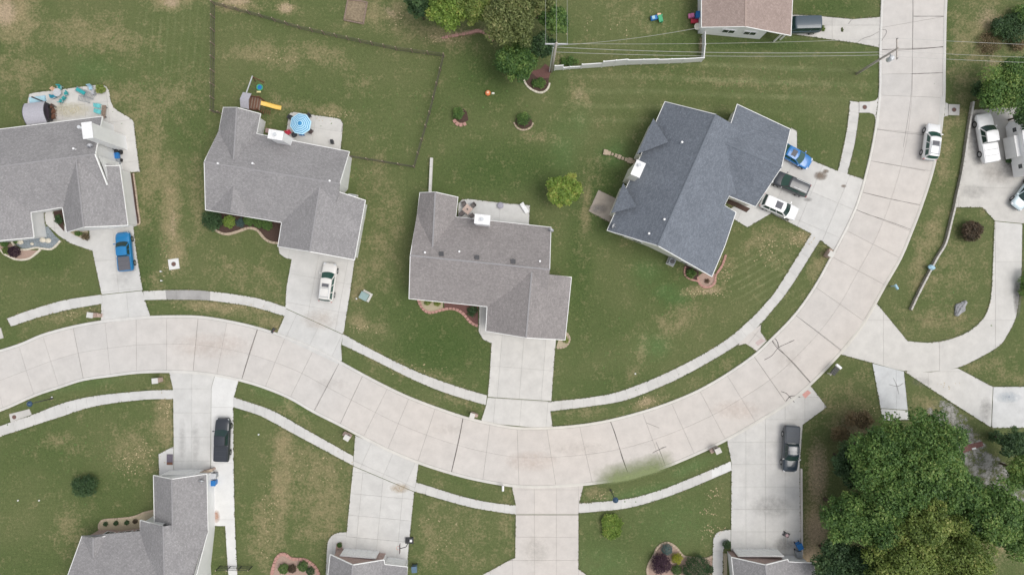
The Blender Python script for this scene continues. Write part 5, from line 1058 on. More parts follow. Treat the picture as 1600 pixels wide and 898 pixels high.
    for s_ in (-1, 1):
        k = 0 if s_ < 0 else nc - 1; A = Vector(rows[0][k]); B = Vector(rows[1][k]); C_ = Vector(rows[5][k]); D_ = Vector(rows[6][k]); off = Vector((0, .015 * s_, .004))
        def pt(u, t): lo = A.lerp(D_, u); hi = B.lerp(C_, u); return lo.lerp(hi, t) + off
        cuts = [(.07, .44), (.49, .93)] if kind in ('pickup', 'sedan') else [(.06, .34), (.38, .64), (.68, .93)]
        for u0, u1 in cuts: mesh('side_window', [pt(u0, .14), pt(u1, .14), pt(u1, .84), pt(u0, .84)], [(0, 1, 2, 3)], g, root)
        MB().box((xf0 - .12, s_ * (hw + .07), belt + .03), (.12, .2, .14)).build('mirror', pm, root)
        MB().box((x1 - .2, s_ * hw * .66, (.82 if kind != 'sedan' else .66)), (.22, .34, .13), -s_ * .35).build('headlight', M['lamp'], root)
        MB().box((x0 + .06, s_ * hw * .80, .82), (.1, .2, .26)).build('tail_light', M['lightred'], root)
        for xx in (-L * .30, L * .315): wheel(root, xx, s_ * (hw - .11), wheelr, .25, s_)
    MB().box((x1 - .04, 0, .5), (.1, hw * 1.2, .16)).build('front_bumper', M['dark'] if pm is not M['p_white'] else M['grey'], root); MB().box((x0 + .03, 0, .52), (.1, hw * 1.5, .14)).build('rear_bumper', M['grey'], root)
    if sunroof: MB().box((xf1 - .75 if kind != 'sedan' else xf1 - .5, 0, zt + .012), (.62 if sunroof is True else sunroof, wt * 1.25, .02)).build('sunroof', M['cover'], root)
    if kind == 'pickup':
        bx0, bx1 = x0 + .1, xr0 - .06; b = MB(); b.box(((bx0 + bx1) / 2, 0, 1.145), (bx1 - bx0, hw * 1.62, .05)); b.build('bed_cover', cover or M['cover'], root)
        for s_ in (-1, 1): MB().box(((bx0 + bx1) / 2, s_ * hw * .89, 1.12), (bx1 - bx0, .1, .06)).build('bed_rail', pm if cover is None else cover, root)
        for k in (1, 2): MB().box((bx0 + (bx1 - bx0) * k / 3, 0, 1.172), (.025, hw * 1.6, .012)).build('cover_seam', M['dark'], root)
    if rack:
        for s_ in (-1, 1): MB().box(((xf1 + xr1) / 2 - .2, s_ * wt * .8, zt + .06), ((xf1 - xr1) * .75, .05, .05)).build('roof_rail', M['lamp'], root)
        if rack == 2:
            for xx in (.1, .55): MB().box((xr1 + (xf1 - xr1) * xx, 0, zt + .07), (.06, wt * 1.6, .04)).build('cross_bar', M['grey'], root)
    return root
M['p_blue'] = paint('bright_blue_paint', (.01, .18, .42)); M['p_white'] = paint('white_car_paint', (.80, .80, .80)); M['p_black'] = paint('black_car_paint', (.035, .042, .055)); M['p_blue2'] = paint('mid_blue_paint', (.015, .17, .48))
M['p_char'] = paint('charcoal_paint', (.026, .031, .040)); M['p_ltblue'] = paint('pale_blue_paint', (.55, .66, .70)); M['p_slate'] = paint('dark_slate_paint', (.045, .07, .09)); M['p_cream'] = paint('cream_white_paint', (.72, .70, .67)); M['p_navy'] = paint('navy_black_paint', (.018, .030, .045))
M['greenglass'] = plain('green_tint_glass', (.03, .085, .07), .08, 0, 0)
vehicle('pickup', 'bright blue pickup truck with a grey bed cover on the left driveway', 194, 393, -6, -60, 4.85, 1.8, 1.62, M['p_blue'], 'pickup truck')
vehicle('suv', 'cream white SUV with a sunroof and roof bars on the second driveway', 512, 441, 8, -61, 4.85, 1.86, 1.78, M['p_cream'], 'SUV', sunroof=.42, rack=2, glass=M['greenglass'])
vehicle('pickup', 'black pickup truck with a covered bed on the white concrete strip', 347, 687, 2.5, -68, 5.35, 1.85, 1.75, M['p_char'], 'pickup truck', cover=M['p_char'])
vehicle('sedan', 'blue sedan half under the garage eave of the slate blue house', 1242, 242.5, 30, 17, 4.6, 1.8, 1.42, M['p_blue2'], 'car', sunroof=True, glass=M['greenglass'])
vehicle('suv', 'black boxy SUV with silver roof rails between the blue sedan and white SUV', 1236, 287, -57, -25, 4.75, 1.85, 1.8, M['p_char'], 'SUV', rack=True, glass=M['greenglass'])
vehicle('suv', 'white SUV with a dark sunroof nearest the lawn of the slate blue house', 1218, 323.5, 57, 25, 4.75, 1.88, 1.65, M['p_white'], 'SUV', sunroof=.85)
vehicle('suv', 'white SUV parked alone on the street', 1456.5, 221.5, 7, -54, 4.5, 1.82, 1.72, M['p_white'], 'SUV', sunroof=True, rack=2, glass=M['greenglass'])
vehicle('pickup', 'white pickup truck with a white bed cover beside the camper', 1543, 215.5, -12, -73, 6.1, 2.05, 1.9, M['p_white'], 'pickup truck', cover=M['p_white'], wheelr=.43)
vehicle('sedan', 'pale blue car cut by the right edge on the parking pad', 1606, 301, -35, 46, 4.6, 1.82, 1.45, M['p_ltblue'], 'car')
vehicle('pickup', 'black pickup truck with its nose down the lower right driveway', 1236, 701, -4, 72, 5.7, 1.92, 1.8, M['p_navy'], 'pickup truck', cover=M['cover_dark'])
vehicle('van', 'dark green blue minivan tail poking out of the carport', 1251, 39, -1, 0.02, 4.95, 1.95, 1.8, M['p_slate'], 'minivan')
# camper
root = empty('camper_trailer', P(1615, 227, 2.9)); root.location.z = 0; root.rotation_euler = (0, 0, R(9)); tag(root, 'white camper trailer with small dark side windows beside the white pickup', 'camper')
prof = [(-3.3, .5), (3.0, .5), (3.45, 1.2), (3.3, 2.0), (2.7, 2.85), (-3.2, 2.9), (-3.35, 2.75), (-3.4, .7)]
secs = [[(x_, y, z) for y, z in prof] for x_ in (-1.2, 1.2)]
loft('shell', secs, M['siding_white'], root, False); MB().box((0, -.1, 2.93), (2.3, 5.9, .06)).build('roof', M['ribbon'], root)
MB().box((0, -.6, 3.02), (.9, .8, .2)).build('roof_unit', M['ribbon'], root); MB().box((0, 1.4, 3.0), (.4, .4, .1)).build('roof_hatch', M['lightgrey'], root)
for y in (2.3, 1.4, -.3, -2.2): MB().box((-1.22, y, 1.9), (.05, .5, .55)).build('side_window', M['glass'], root)
MB().box((-1.45, .3, 1.35), (.5, 2.6, 1.9)).build('slide_out', M['siding'], root)
for x_ in (-1.1, 1.1):
    for y in (-.4, -1.2): wheel(root, 0, 0, .34, .2, 1 if x_ > 0 else -1); w_ = root.children[-1]; w_.rotation_euler = (0, 0, R(90)); w_.location = (x_, y, .34)
MB().bar((0, 3.2, .55), (0, 4.3, .5), .1).build('tow_bar', M['dark'], root)
# riding mower
root = empty('lawn_tractor', P(186, 244), R(0)); tag(root, 'blue riding lawn tractor on the terrace behind the left garage', 'lawn tractor')
MB().box((0, -.05, .5), (.62, .75, .4)).build('hood', M['blue'], root); MB().box((0, -.75, .42), (.75, .7, .3)).build('deck', M['grey'], root); MB().box((0, .45, .62), (.45, .4, .14)).build('seat', M['black'], root); MB().box((0, .68, .82), (.45, .1, .4)).build('seat_back', M['black'], root)
MB().tube([(0, .15, .7), (0, .25, .95)], .03, 8).build('steering_column', M['dark'], root)
for s_ in (-1, 1):
    for y, r_ in ((.45, .28), (-.55, .2)): wheel(root, 0, 0, r_, .2, s_); w_ = root.children[-1]; w_.rotation_euler = (0, 0, R(90)); w_.location = (s_ * .42, y, r_)

# ------------------------------------------------------------------ bins, hoop, play things, garden furniture
def bin_(px, py, m, label, rz=0, lid=None):
    root = empty('wheelie_bin', P(px, py), R(rz)); tag(root, label, 'bin', 'wheeled bins')
    b = MB(); v = [(-.24, -.26, .1), (.24, -.26, .1), (.24, .26, .1), (-.24, .26, .1), (-.3, -.34, 1.0), (.3, -.34, 1.0), (.3, .34, 1.0), (-.3, .34, 1.0)]
    b.add(v, [(3, 2, 1, 0), (4, 5, 6, 7), (0, 1, 5, 4), (1, 2, 6, 5), (2, 3, 7, 6), (3, 0, 4, 7)]).build('bin_body', m, root)
    MB().box((0, 0, 1.05), (.66, .76, .08)).build('lid', lid or m, root); MB().tube([(-.25, .42, 1.0), (.25, .42, 1.0)], .03, 8).build('handle', M['black'], root)
    for s_ in (-1, 1): MB().lathe([(.13, -.04), (.13, .04)], n=12, axis='Y').build('bin_wheel', M['black'], root).location = (s_ * .27, .32, .13)
    for c in root.children:
        if c.name.startswith('bin_wheel'): c.rotation_euler = (0, 0, R(90))
bin_(338.5, 740, M['grey'], 'grey wheeled bin by the lower left garage corner', 90, M['lightgrey']); bin_(337.5, 751, M['blue'], 'blue wheeled bin below the grey one at the lower left garage', 90)
bin_(1245, 849, M['blue'], 'blue wheeled bin in the lower right driveway', 20); bin_(1244, 861, M['grey'], 'grey wheeled bin below the blue one on the lower right driveway', 0, M['grey']); bin_(649, 884, plain('steel_blue_plastic', (.10, .17, .25), .5), 'steel blue wheeled bin at the right side of the lower middle house', 5)
bin_(1088, 28, M['blue'], 'blue wheeled bin against the brown roofed house', 0)
root = empty('basketball_hoop', P(640, 843), R(0)); tag(root, 'portable basketball hoop with a black base beside the driveway', 'basketball hoop')
MB().box((0, 0, .12), (1.0, .75, .22)).build('base', M['black'], root); MB().box((.2, 0, .26), (.28, .3, .1)).build('base_weight', M['ribbon'], root)
MB().tube([(0, 0, .2), (-.1, 0, 2.3), (-.7, .05, 2.9)], .05, 8).build('pole', M['dark'], root); MB().box((-.75, .05, 2.95), (.04, 1.1, .75)).build('backboard', plain('smoked_board', (.12, .08, .09), .3), root)
hp = MB(); hp.tube([(-.98 + .22 * math.cos(k * .5236), .05 + .22 * math.sin(k * .5236), 2.75) for k in range(13)], .015, 5); hp.build('rim', M['orange'], root)
# umbrella set
root = empty('patio_umbrella', P(469.5, 193.5, 2.2)); root.location.z = 0; tag(root, 'round blue striped parasol on the rounded patio', 'parasol')
MB().tube([(0, 0, 0), (0, 0, 2.5)], .03, 8).build('pole', M['dark'], root); MB().lathe([(.28, .04), (.28, .12), (.08, .15)], n=14).build('base', M['dark'], root)
um1, um2 = plain('umbrella_blue', (.045, .25, .50), .8), plain('umbrella_pale', (.42, .66, .80), .8)
rr = [.02, .28, .42, .50, .64, .72, .86, .94, 1.08, 1.16, 1.34]
def ring(r0, r1, m, nm):
    b = MB(); v = []; n = 8
    z = lambda r_: 2.55 - .42 * (r_ / 1.34) ** 1.1
    for r_ in (r0, r1):
        for k in range(n): v.append((r_ * math.cos(k * 6.28319 / n + .2), r_ * math.sin(k * 6.28319 / n + .2), z(r_)))
    b.add(v, [(k, (k + 1) % n, n + (k + 1) % n, n + k) for k in range(n)]).build(nm, m, root)
for i in range(len(rr) - 1): ring(rr[i], rr[i + 1], um1 if i % 2 == 0 else um2, 'canopy_band')
root = empty('patio_table', P(469, 193)); tag(root, 'round glass table under the blue striped parasol', 'table')
MB().lathe([(.6, .70), (.62, .73), (.6, .76)], n=24).build('table_top', M['glass'], root); 
for k in range(4): MB().tube([(.45 * math.cos(k * 1.57), .45 * math.sin(k * 1.57), 0), (.4 * math.cos(k * 1.57), .4 * math.sin(k * 1.57), .7)], .025, 6).build('leg', M['dark'], root)
def chair(px, py, rz, m, label, group, frame=None, s=1.0, arms=True):
    root = empty('chair', P(px, py), R(rz)); tag(root, label, 'chair', group); fr = frame or M['dark']
    MB().box((0, 0, .43 * s), (.5 * s, .5 * s, .08)).build('seat', m, root); MB().box((0, .26 * s, .72 * s), (.5 * s, .07, .55 * s), 0, -.2).build('backrest', m, root)
    for x in (-1, 1):
        for y in (-1, 1): MB().box((x * .22 * s, y * .2 * s, .2 * s), (.04, .04, .4 * s)).build('leg', fr, root)
        if arms: MB().box((x * .27 * s, 0, .62 * s), (.05, .46 * s, .04)).build('armrest', fr, root)
g = 'chairs round the blue parasol'
chair(484, 183, -50, M['dark'], 'dark chair at the upper right of the blue parasol', g); chair(487, 207, -120, plain('brown_weave', (.10, .07, .065), .8), 'brown chair set apart at the lower right of the blue parasol', g); chair(474, 210, 180, M['blue'], 'blue chair below the blue parasol', g, M['blue']); chair(457, 186, 60, M['dark'], 'dark chair at the upper left of the blue parasol', g)
chair(453, 208, 120, M['red'], 'red chair at the corner of the rounded patio', g, M['red'])
root = empty('fire_pit', P(461, 211.5)); tag(root, 'dark round fire bowl between the red chair and the parasol', 'fire bowl')
MB().lathe([(.15, 0), (.3, .3), (.36, .34), (.3, .34), (.2, .2)], n=18).build('bowl', M['dark'], root)
root = empty('grill', P(520.5, 223), R(10)); tag(root, 'small dark patio heater at the right of the rounded patio', 'heater')
MB().box((0, 0, .3), (.3, .45, .6)).build('cabinet', M['dark'], root); MB().box((0, 0, .68), (.34, .5, .14)).build('hood', M['black'], root)
# square table set
root = empty('patio_table', P(731, 328), R(-40)); tag(root, 'square peach topped table on the narrow patio', 'table')
MB().box((0, 0, .72), (.98, .98, .05)).build('table_top', plain('peach_tiles', (.55, .42, .36), .6), root); MB().lathe([(.1, .745), (.1, .80)], n=10).build('umbrella_hole', M['dark'], root)
for x in (-1, 1):
    for y in (-1, 1): MB().box((x * .42, y * .42, .35), (.05, .05, .7)).build('leg', M['dark'], root)
bw = plain('grey_brown_weave', (.17, .15, .145), .85); g = 'chairs round the square patio table'
chair(725.5, 320, 20, bw, 'woven chair up left of the square table', g); chair(740, 321.5, -50, bw, 'woven chair up right of the square table', g); chair(722, 334.5, 130, bw, 'woven chair down left of the square table', g); chair(737.5, 337.5, 215, bw, 'woven chair down right of the square table', g)
root = empty('fire_pit', P(782, 321.5)); tag(root, 'round grey covered fire pit at the edge of the narrow patio', 'fire pit'); MB().lathe([(.38, 0), (.42, .35), (.3, .42), (.05, .44)], n=10).build('cover', plain('lilac_grey', (.33, .32, .37), .7), root)
root = empty('lounge_chair', P(820, 326.5), R(-57)); tag(root, 'white lounge chair at the right end of the narrow patio', 'lounge chair'); MB().box((0, 0, .3), (1.15, .5, .07)).build('seat', M['ribbon'], root); MB().box((-.62, 0, .48), (.42, .5, .07), 0, 0, .8).build('backrest', M['ribbon'], root)
for x in (-.5, .5):
    for y in (-.2, .2): MB().box((x, y, .14), (.05, .05, .28)).build('leg', M['lightgrey'], root)
# terrace furniture of the left house
g = 'teal chairs round the terrace table'
root = empty('patio_table', P(95, 147)); tag(root, 'pale round table among the teal chairs on the left terrace', 'table'); MB().lathe([(.5, .68), (.52, .71), (.5, .74)], n=20).build('table_top', M['lightgrey'], root); MB().lathe([(.25, 0), (.05, .1), (.05, .68)], n=12).build('pedestal', M['grey'], root)
for x, y, rz, m, l in [(97, 139, 0, M['teal'], 'deep teal chair above the terrace table'), (88, 152, 110, plain('steel_teal', (.03, .25, .36), .8), 'steel blue chair left of the terrace table'), (106.5, 148, -70, M['teal'], 'teal chair right of the terrace table'), (103, 154.5, -130, M['teal'], 'teal chair lower right of the terrace table'), (99, 159, 180, M['teal'], 'lowest teal chair by the terrace table')]: chair(x, y, rz, m, l, g, M['lightgrey'], .9)
chair(89, 143, 40, M['peach'], 'peach coloured chair upper left of the terrace table', g, M['lightgrey'], .9)
for x, y, rz, l in [(129, 144, -30, 'lounger with a teal cushion on the left terrace'), (141, 149, -28, 'grey framed lounger right of the teal cushion one'), (134, 156, -12, 'empty metal lounger frame near the terrace roof edge')]:
    root = empty('lounge_chair', P(x, y), R(rz)); tag(root, l, 'lounge chair', 'loungers on the left terrace'); b = MB()
    for s_ in (-1, 1): b.bar((-.75, s_ * .3, .32), (.8, s_ * .3, .32), .05)
    for k in range(9): b.bar((-.7 + k * .18, -.3, .33), (-.7 + k * .18, .3, .33), .03)
    b.build('frame', M['grey'], root)
    for x_ in (-.6, .6):
        for y_ in (-.28, .28): MB().box((x_, y_, .15), (.04, .04, .3)).build('leg', M['grey'], root)
    if 'teal' in l and 'right' not in l: MB().box((0, 0, .38), (1.2, .42, .09)).build('cushion', M['teal'], root)
chair(149, 146, -80, M['lightgrey'], 'pale chair nearest the yellow plant on the terrace', g, M['grey'], .95); chair(145, 139, 10, M['ltblue'], 'pale blue chair at the terrace far edge', g, M['grey'], .95)
g = 'aqua chairs beside the long bench'
chair(157, 167, 90, M['aqua'], 'upper aqua chair beside the long bench', g, M['aqua'], .95); chair(157.5, 176, 80, M['aqua'], 'lower aqua chair beside the long bench', g, M['aqua'], .95)
root = empty('bench', P(165.5, 176), R(-5)); tag(root, 'long grey brown slatted bench beside the aqua chairs', 'bench')
for k in range(4): MB().box((-.2 + k * .13, 0, .45), (.11, 1.6, .04)).build('seat_slat', M['oldwood'], root)
for y in (-.6, .6): MB().box((0, y, .2), (.45, .06, .42)).build('leg', M['dark'], root)
root = empty('paddling_pool', P(60, 156), R(8)); tag(root, 'pale blue rectangular paddling pool beside the grill shelter', 'paddling pool'); MB().box((0, 0, .12), (2.0, .7, .2)).build('pool_wall', M['ltblue'], root); MB().box((0, 0, .225), (1.8, .5, .02)).build('water', plain('pool_water', (.40, .62, .70), .1), root)
# shelter
root = empty('grill_shelter', P(54, 176, 2.4)); root.location.z = 0; root.rotation_euler = (0, 0, R(6)); tag(root, 'open shelter with a curved pale grey roof beside the left house', 'shelter')
v = []; n = 9
for y in (-1.28, 1.28):
    for k in range(n): t = -1 + 2 * k / (n - 1); v.append((t * 1.32 , y, 2.65 - .5 * abs(y / 1.28) ** 2 * 0 - .0))
b = MB(); v = []; f = []
for j in range(9):
    t = -1 + 2 * j / 8
    for x in (-1.3, 1.3): v.append((x, t * 1.3, 2.7 - .55 * t * t))
for j in range(8): f.append((2 * j, 2 * j + 1, 2 * j + 3, 2 * j + 2))
v2 = [(x, y, z - .05) for x, y, z in v]; f2 = [tuple(i + 18 for i in q[::-1]) for q in f]
b.add(v + v2, f + f2).build('roof_sheet', M['canopy'], root, True)
for x in (-1.3, 1.3): b = MB(); b.tube([(x, t / 4 * 1.3 - 1.3, 2.68 - .55 * (t / 4 - 1) ** 2) for t in range(9)], .05, 6); b.build('roof_arch', M['dark'], root)
for x in (-1.2, 1.2):
    for y in (-1.15, 1.15): MB().box((x, y, 1.12), (.09, .09, 2.24)).build('post', M['dark'], root)
root = empty('bar_counter', P(78, 178), R(4)); tag(root, 'dark brown outdoor bar counter beside the curved shelter', 'bar counter')
MB().box((0, 0, .5), (.75, 1.9, 1.0)).build('counter', M['dark'], root); MB().box((.05, 0, 1.03), (.95, 2.05, .06)).build('counter_top', plain('dark_purple_top', (.06, .045, .06), .5), root)
g = 'wooden stools at the outdoor bar'
for x, y, l in [(84, 168, 'wooden stool at the upper end of the outdoor bar'), (87, 176, 'wooden stool in the middle of the outdoor bar'), (87, 184, 'wooden stool at the lower end of the outdoor bar')]: chair(x, y, -90, M['wood'], l, g, M['wood'], 1.0, False)
root = empty('umbrella_folded', P(78, 163), R(-22)); root.name = 'folded_umbrella'; tag(root, 'folded dark parasol reaching over the terrace from the shelter', 'parasol'); MB().tube([(-1.0, 0, 1.9), (1.1, 0, 1.7)], .1, 8, .05).build('folded_cloth', M['dark'], root); MB().tube([(-.9, 0, 0), (-.9, 0, 2.0)], .035, 8).build('pole', M['dark'], root)
# play tower
root = empty('play_tower', P(404, 167), R(-9)); tag(root, 'wooden play tower with a grey canopy and a yellow slide', 'play set'); 
for x in (-.75, .75):
    for y in (-.75, .75): MB().box((x, y, 1.25), (.12, .12, 2.5)).build('post', M['wood'], root)
for k in range(9): MB().box((-.68 + k * .17, 0, 1.35), (.155, 1.6, .05)).build('deck_plank', M['wood'] if k % 2 else M['oldwood'], root)
for y in (-.78, .78): MB().box((0, y, 1.8), (1.5, .06, .5)).build('side_board', M['wood'], root)
v = []; 
for x in (-1.15, -.1):
    v += [(x, -.95, 2.45), (x, 0, 3.0), (x, .95, 2.45)]
mesh('canopy', v + [(a, b_, c_ - .04) for a, b_, c_ in v], [(0, 3, 4, 1), (1, 4, 5, 2), (7, 10, 9, 6), (8, 11, 10, 7)], M['canopy'], root)
MB().bar((-.8, .8, 2.35), (-.35, 3.1, 2.35), .11).build('swing_beam', M['lightgrey'], root)
for x, y in ((-.9, 3.1), (.2, 3.1)): MB().bar((-.35, 3.0, 2.35), (x, y, 0), .09).build('beam_leg', M['wood'], root)
sl = MB(); prof = [(.75, 1.35), (1.2, 1.15), (2.3, .35), (2.9, .2)]; v = []
for x, z in prof: v += [(x, -.05, z + .16), (x, .0, z), (x, .45, z), (x, .5, z + .16)]
sl.add(v, [(i * 4 + k, i * 4 + k + 1, (i + 1) * 4 + k + 1, (i + 1) * 4 + k) for i in range(3) for k in range(3)]).build('slide', M['yellow'], root)
for k in range(5): MB().box((.95 + k * .17, -.55, 1.2 - k * .22), (.06, .55, .07)).build('ladder_rung', M['wood'], root)
root = empty('swing', P(408, 138.5), R(0)); tag(root, 'blue and green round swing seat beside the play tower', 'swing seat'); MB().lathe([(.36, .45), (.42, .5), (.38, .55), (.3, .5)], n=18).build('seat_ring', M['green'], root); MB().lathe([(.28, .46), (.28, .5), (.05, .52)], n=16).build('seat', M['blue'], root); MB().tube([(-.3, 0, .5), (-.5, 0, 2.35)], .02, 5).build('rope', M['dark'], root)
root = empty('swing', P(406.5, 145.5), R(0)); tag(root, 'pale yellow swing seat between the blue swing and the tower', 'swing seat'); MB().box((0, 0, .5), (.55, .2, .05)).build('seat', plain('pale_yellow', (.75, .68, .32), .5), root); MB().tube([(-.2, 0, .5), (-.4, 0, 2.35)], .02, 5).build('rope', M['dark'], root)
root = empty('storage_bench', P(423, 205, .5), R(-8)); root.location.z = 0; tag(root, 'brown storage bench behind the second house chimney', 'bench'); MB().box((0, 0, .3), (1.2, .5, .55)).build('box', M['oldwood'], root); MB().box((0, 0, .6), (1.25, .55, .06)).build('lid', plain('rosy_lid', (.32, .22, .2), .7), root)
# garden toys
def toy(px, py, label, parts, name='toy'):
    root = empty(name, P(px, py), R(random.uniform(-20, 20))); tag(root, label, 'toy')
    for nm, c, d, m in parts: MB().box(c, d, .2).build(nm, M[m], root)
toy(1021, 30, 'blue plastic ride on toy in the top lawn', [('body', (0, 0, .3), (.8, .5, .35), 'blue'), ('seat', (-.1, 0, .52), (.35, .4, .1), 'ltblue'), ('wheel', (.3, .3, .12), (.24, .1, .24), 'black'), ('wheel', (-.3, .3, .12), (.24, .1, .24), 'black')])
toy(1031, 31, 'green plastic climber toy beside the blue ride on', [('panel', (0, 0, .4), (.5, .9, .12), 'green'), ('post', (.2, .4, .3), (.1, .1, .6), 'green'), ('post', (.2, -.4, .3), (.1, .1, .6), 'green')])
toy(1029, 25, 'peach plastic toy above the green climber', [('seat', (0, 0, .3), (.45, .35, .2), 'peach'), ('base', (0, 0, .1), (.5, .4, .15), 'red')])
toy(1079, 27, 'pink plastic toy car near the blue bin', [('body', (0, 0, .3), (.7, .5, .35), 'pink'), ('roof', (.1, 0, .7), (.35, .45, .08), 'pink'), ('wheel', (.25, .3, .12), (.24, .1, .24), 'black'), ('wheel', (-.25, .3, .12), (.24, .1, .24), 'black')], 'toy_car')
toy(1084, 35, 'red plastic wagon below the pink toy car', [('tub', (0, 0, .32), (.9, .5, .25), 'red'), ('handle', (.6, 0, .4), (.4, .05, .05), 'dark'), ('wheel', (.3, .3, .12), (.24, .1, .24), 'black'), ('wheel', (-.3, .3, .12), (.24, .1, .24), 'black')], 'toy_wagon')
root = empty('planter', P(1088, 44.5)); tag(root, 'white round table at the corner of the brown roofed house', 'table'); root.name = 'round_table'; MB().lathe([(.42, .6), (.43, .64), (.4, .66)], n=20).build('table_top', plain('cream_top', (.78, .73, .62), .5), root); MB().lathe([(.2, 0), (.05, .1), (.05, .6)], n=10).build('pedestal', M['ribbon'], root)
root = empty('toy_climber', P(762.5, 146.5), R(10)); tag(root, 'orange plastic toy alone in the back lawn', 'toy'); MB().lathe([(.3, 0), (.36, .35), (.25, .5), (.1, .55)], n=7).build('body', M['orange'], root); MB().lathe([(.14, .5), (.17, .62), (.05, .66)], n=7).build('top', M['peach'], root)
root = empty('toy_block', P(770.5, 146.5), R(0)); tag(root, 'small cream block beside the orange toy', 'toy'); MB().box((0, 0, .12), (.34, .2, .2)).build('block', plain('cream_plastic', (.75, .75, .6), .5), root); MB().box((0, 0, .24), (.2, .12, .06)).build('lid', M['ribbon'], root)
# push mower on lower right drive, doormat, ledges
root = empty('push_mower', P(1227, 835), R(-25)); tag(root, 'dark push mower beside the blue bin on the lower right driveway', 'lawn mower'); MB().box((0, .1, .25), (.6, .5, .25)).build('deck', M['dark'], root); MB().lathe([(.18, .37), (.2, .5), (.1, .55)], c=(0, .1, 0), n=14).build('engine', plain('rosy_metal', (.5, .35, .36), .5), root)
for x in (-.25, .25): MB().tube([(x, -.1, .3), (x, -.9, .95)], .02, 6).build('handle_tube', M['grey'], root)
for x in (-.32, .32):
    for y in (-.1, .35): MB().lathe([(.12, -.03), (.12, .03)], n=12, axis='Y').build('mower_wheel', M['black'], root).location = (x, y, .12)
root = empty('doormat', P(266, 717)); tag(root, 'dark mat on the landing left of the lower left garage', 'mat'); MB().box((0, 0, .11), (.75, 1.3, .03)).build('mat', plain('purple_grey_mat', (.15, .13, .16), .95), root); MB().box((0, -.5, .14), (.7, .3, .05)).build('tray', M['wood'], root)
for (x, y, w_, l) in [(337, 806, .9, 'rusty stain coloured plank on the white strip')]:
    pass
root = empty('side_ledge', P(328, 733), R(15)); root.name = 'brick_ledge'; tag(root, 'short brown ledge at the lower left garage corner', 'ledge'); MB().box((0, 0, .5), (1.5, .25, 1.0)).build('ledge_wall', M['brickstone'], root); MB().box((0, 0, 1.03), (1.6, .32, .08)).build('ledge_cap', M['tan'], root)

# ------------------------------------------------------------------ stains, litter, hairline cracks
def stain(px, py, rx, ry, c, strength, ang=0, z=.0555):
    key = 'stain_%02d%02d%02d' % tuple(int(x * 99) for x in c)
    if key not in M:
        m, N, L, b = nt(key); a = N.new('ShaderNodeAttribute'); a.attribute_name = 'amt'; p = posn(N)
        n1 = noise_node(N, L, 1.8, 5, .7, p)
        L.new(rng_map(N, L, mathn(N, L, 'ADD', a.outputs['Fac'], mathn(N, L, 'MULTIPLY', mathn(N, L, 'MULTIPLY', mathn(N, L, 'SUBTRACT', n1, .5), 1.1), mathn(N, L, 'MINIMUM', mathn(N, L, 'MULTIPLY', a.outputs['Fac'], 3), 1))), .05, 1.0, 0, .8), b.inputs['Alpha'])
        b.inputs['Base Color'].default_value = (*c, 1); b.inputs['Roughness'].default_value = .9; M[key] = m
    n = 13; v = []; am = []
    for j in range(n):
        for i in range(n):
            u, w = -1 + 2 * i / (n - 1), -1 + 2 * j / (n - 1); a = R(ang); x, y = u * rx, w * ry
            q = P(px + x * math.cos(a) - y * math.sin(a), py + x * math.sin(a) + y * math.cos(a)); v.append((q.x, q.y, z)); am.append(strength * max(0, 1 - (u * u + w * w)))
    f = [(j * n + i, (j + 1) * n + i, (j + 1) * n + i + 1, j * n + i + 1) for j in range(n - 1) for i in range(n - 1)]
    o = fast_mesh('concrete_stain', v, f, M[key], road, dict(amt=am)); o['kind'] = 'stuff'
BR, GR, TN = (.22, .17, .13), (.25, .24, .23), (.50, .40, .28)
for k, a in enumerate([(1282, 275, 12, 8, BR, 1.0), (1290, 268, 6, 4, BR, .8), (1318, 291, 5, 3, BR, .8), (1262, 312, 8, 4, GR, .6), (285, 690, 8, 46, GR, .22), (306, 690, 8, 46, GR, .2), (625, 762, 18, 9, TN, .6), (1528, 215, 22, 50, GR, .5), (1585, 250, 26, 20, GR, .55),
    (1589, 465, 7, 34, GR, .8), (338, 806, 7, 11, (.50, .28, .18), .8), (112, 172, 36, 14, (.60, .54, .36), .55), (1225, 850, 20, 12, GR, .5), (1205, 790, 40, 22, GR, .3), (935, 326, 16, 10, GR, .6), (1540, 640, 12, 24, GR, .35), (1575, 620, 24, 10, (.40, .46, .52), .45), (1440, 596, 20, 10, GR, .25),
    (700, 670, 40, 12, BR, .12), (900, 700, 60, 16, BR, .12), (520, 600, 40, 14, BR, .12), (1230, 560, 30, 20, BR, .13), (1560, 270, 40, 24, BR, .25), (1520, 300, 30, 14, GR, .25), (830, 720, 50, 20, (.62, .48, .40), .25), (330, 540, 80, 26, (.62, .48, .40), .22), (1150, 640, 50, 20, (.62, .48, .40), .22), (835, 860, 30, 30, (.40, .38, .33), .2), (190, 430, 20, 30, GR, .15), (500, 500, 36, 20, (.56, .46, .38), .3)]):
    stain(*a, z=.0560 + .0006 * k)
cr2 = MB()
for pts in [[(1340, 66), (1350, 60), (1360, 57), (1373, 50)], [(1373, 46), (1385, 50), (1372, 72)], [(1325, 38), (1330, 32), (1334, 30)], [(1395, 590), (1400, 600), (1404, 615)], [(1388, 600), (1402, 603), (1411, 598)], [(1020, 706), (1032, 701), (1041, 697)], [(1010, 660), (1030, 668)]]:
    ribbon(cr2, pts, .035, .075)
cr2.build('hairline_crack', M['tar'], road)
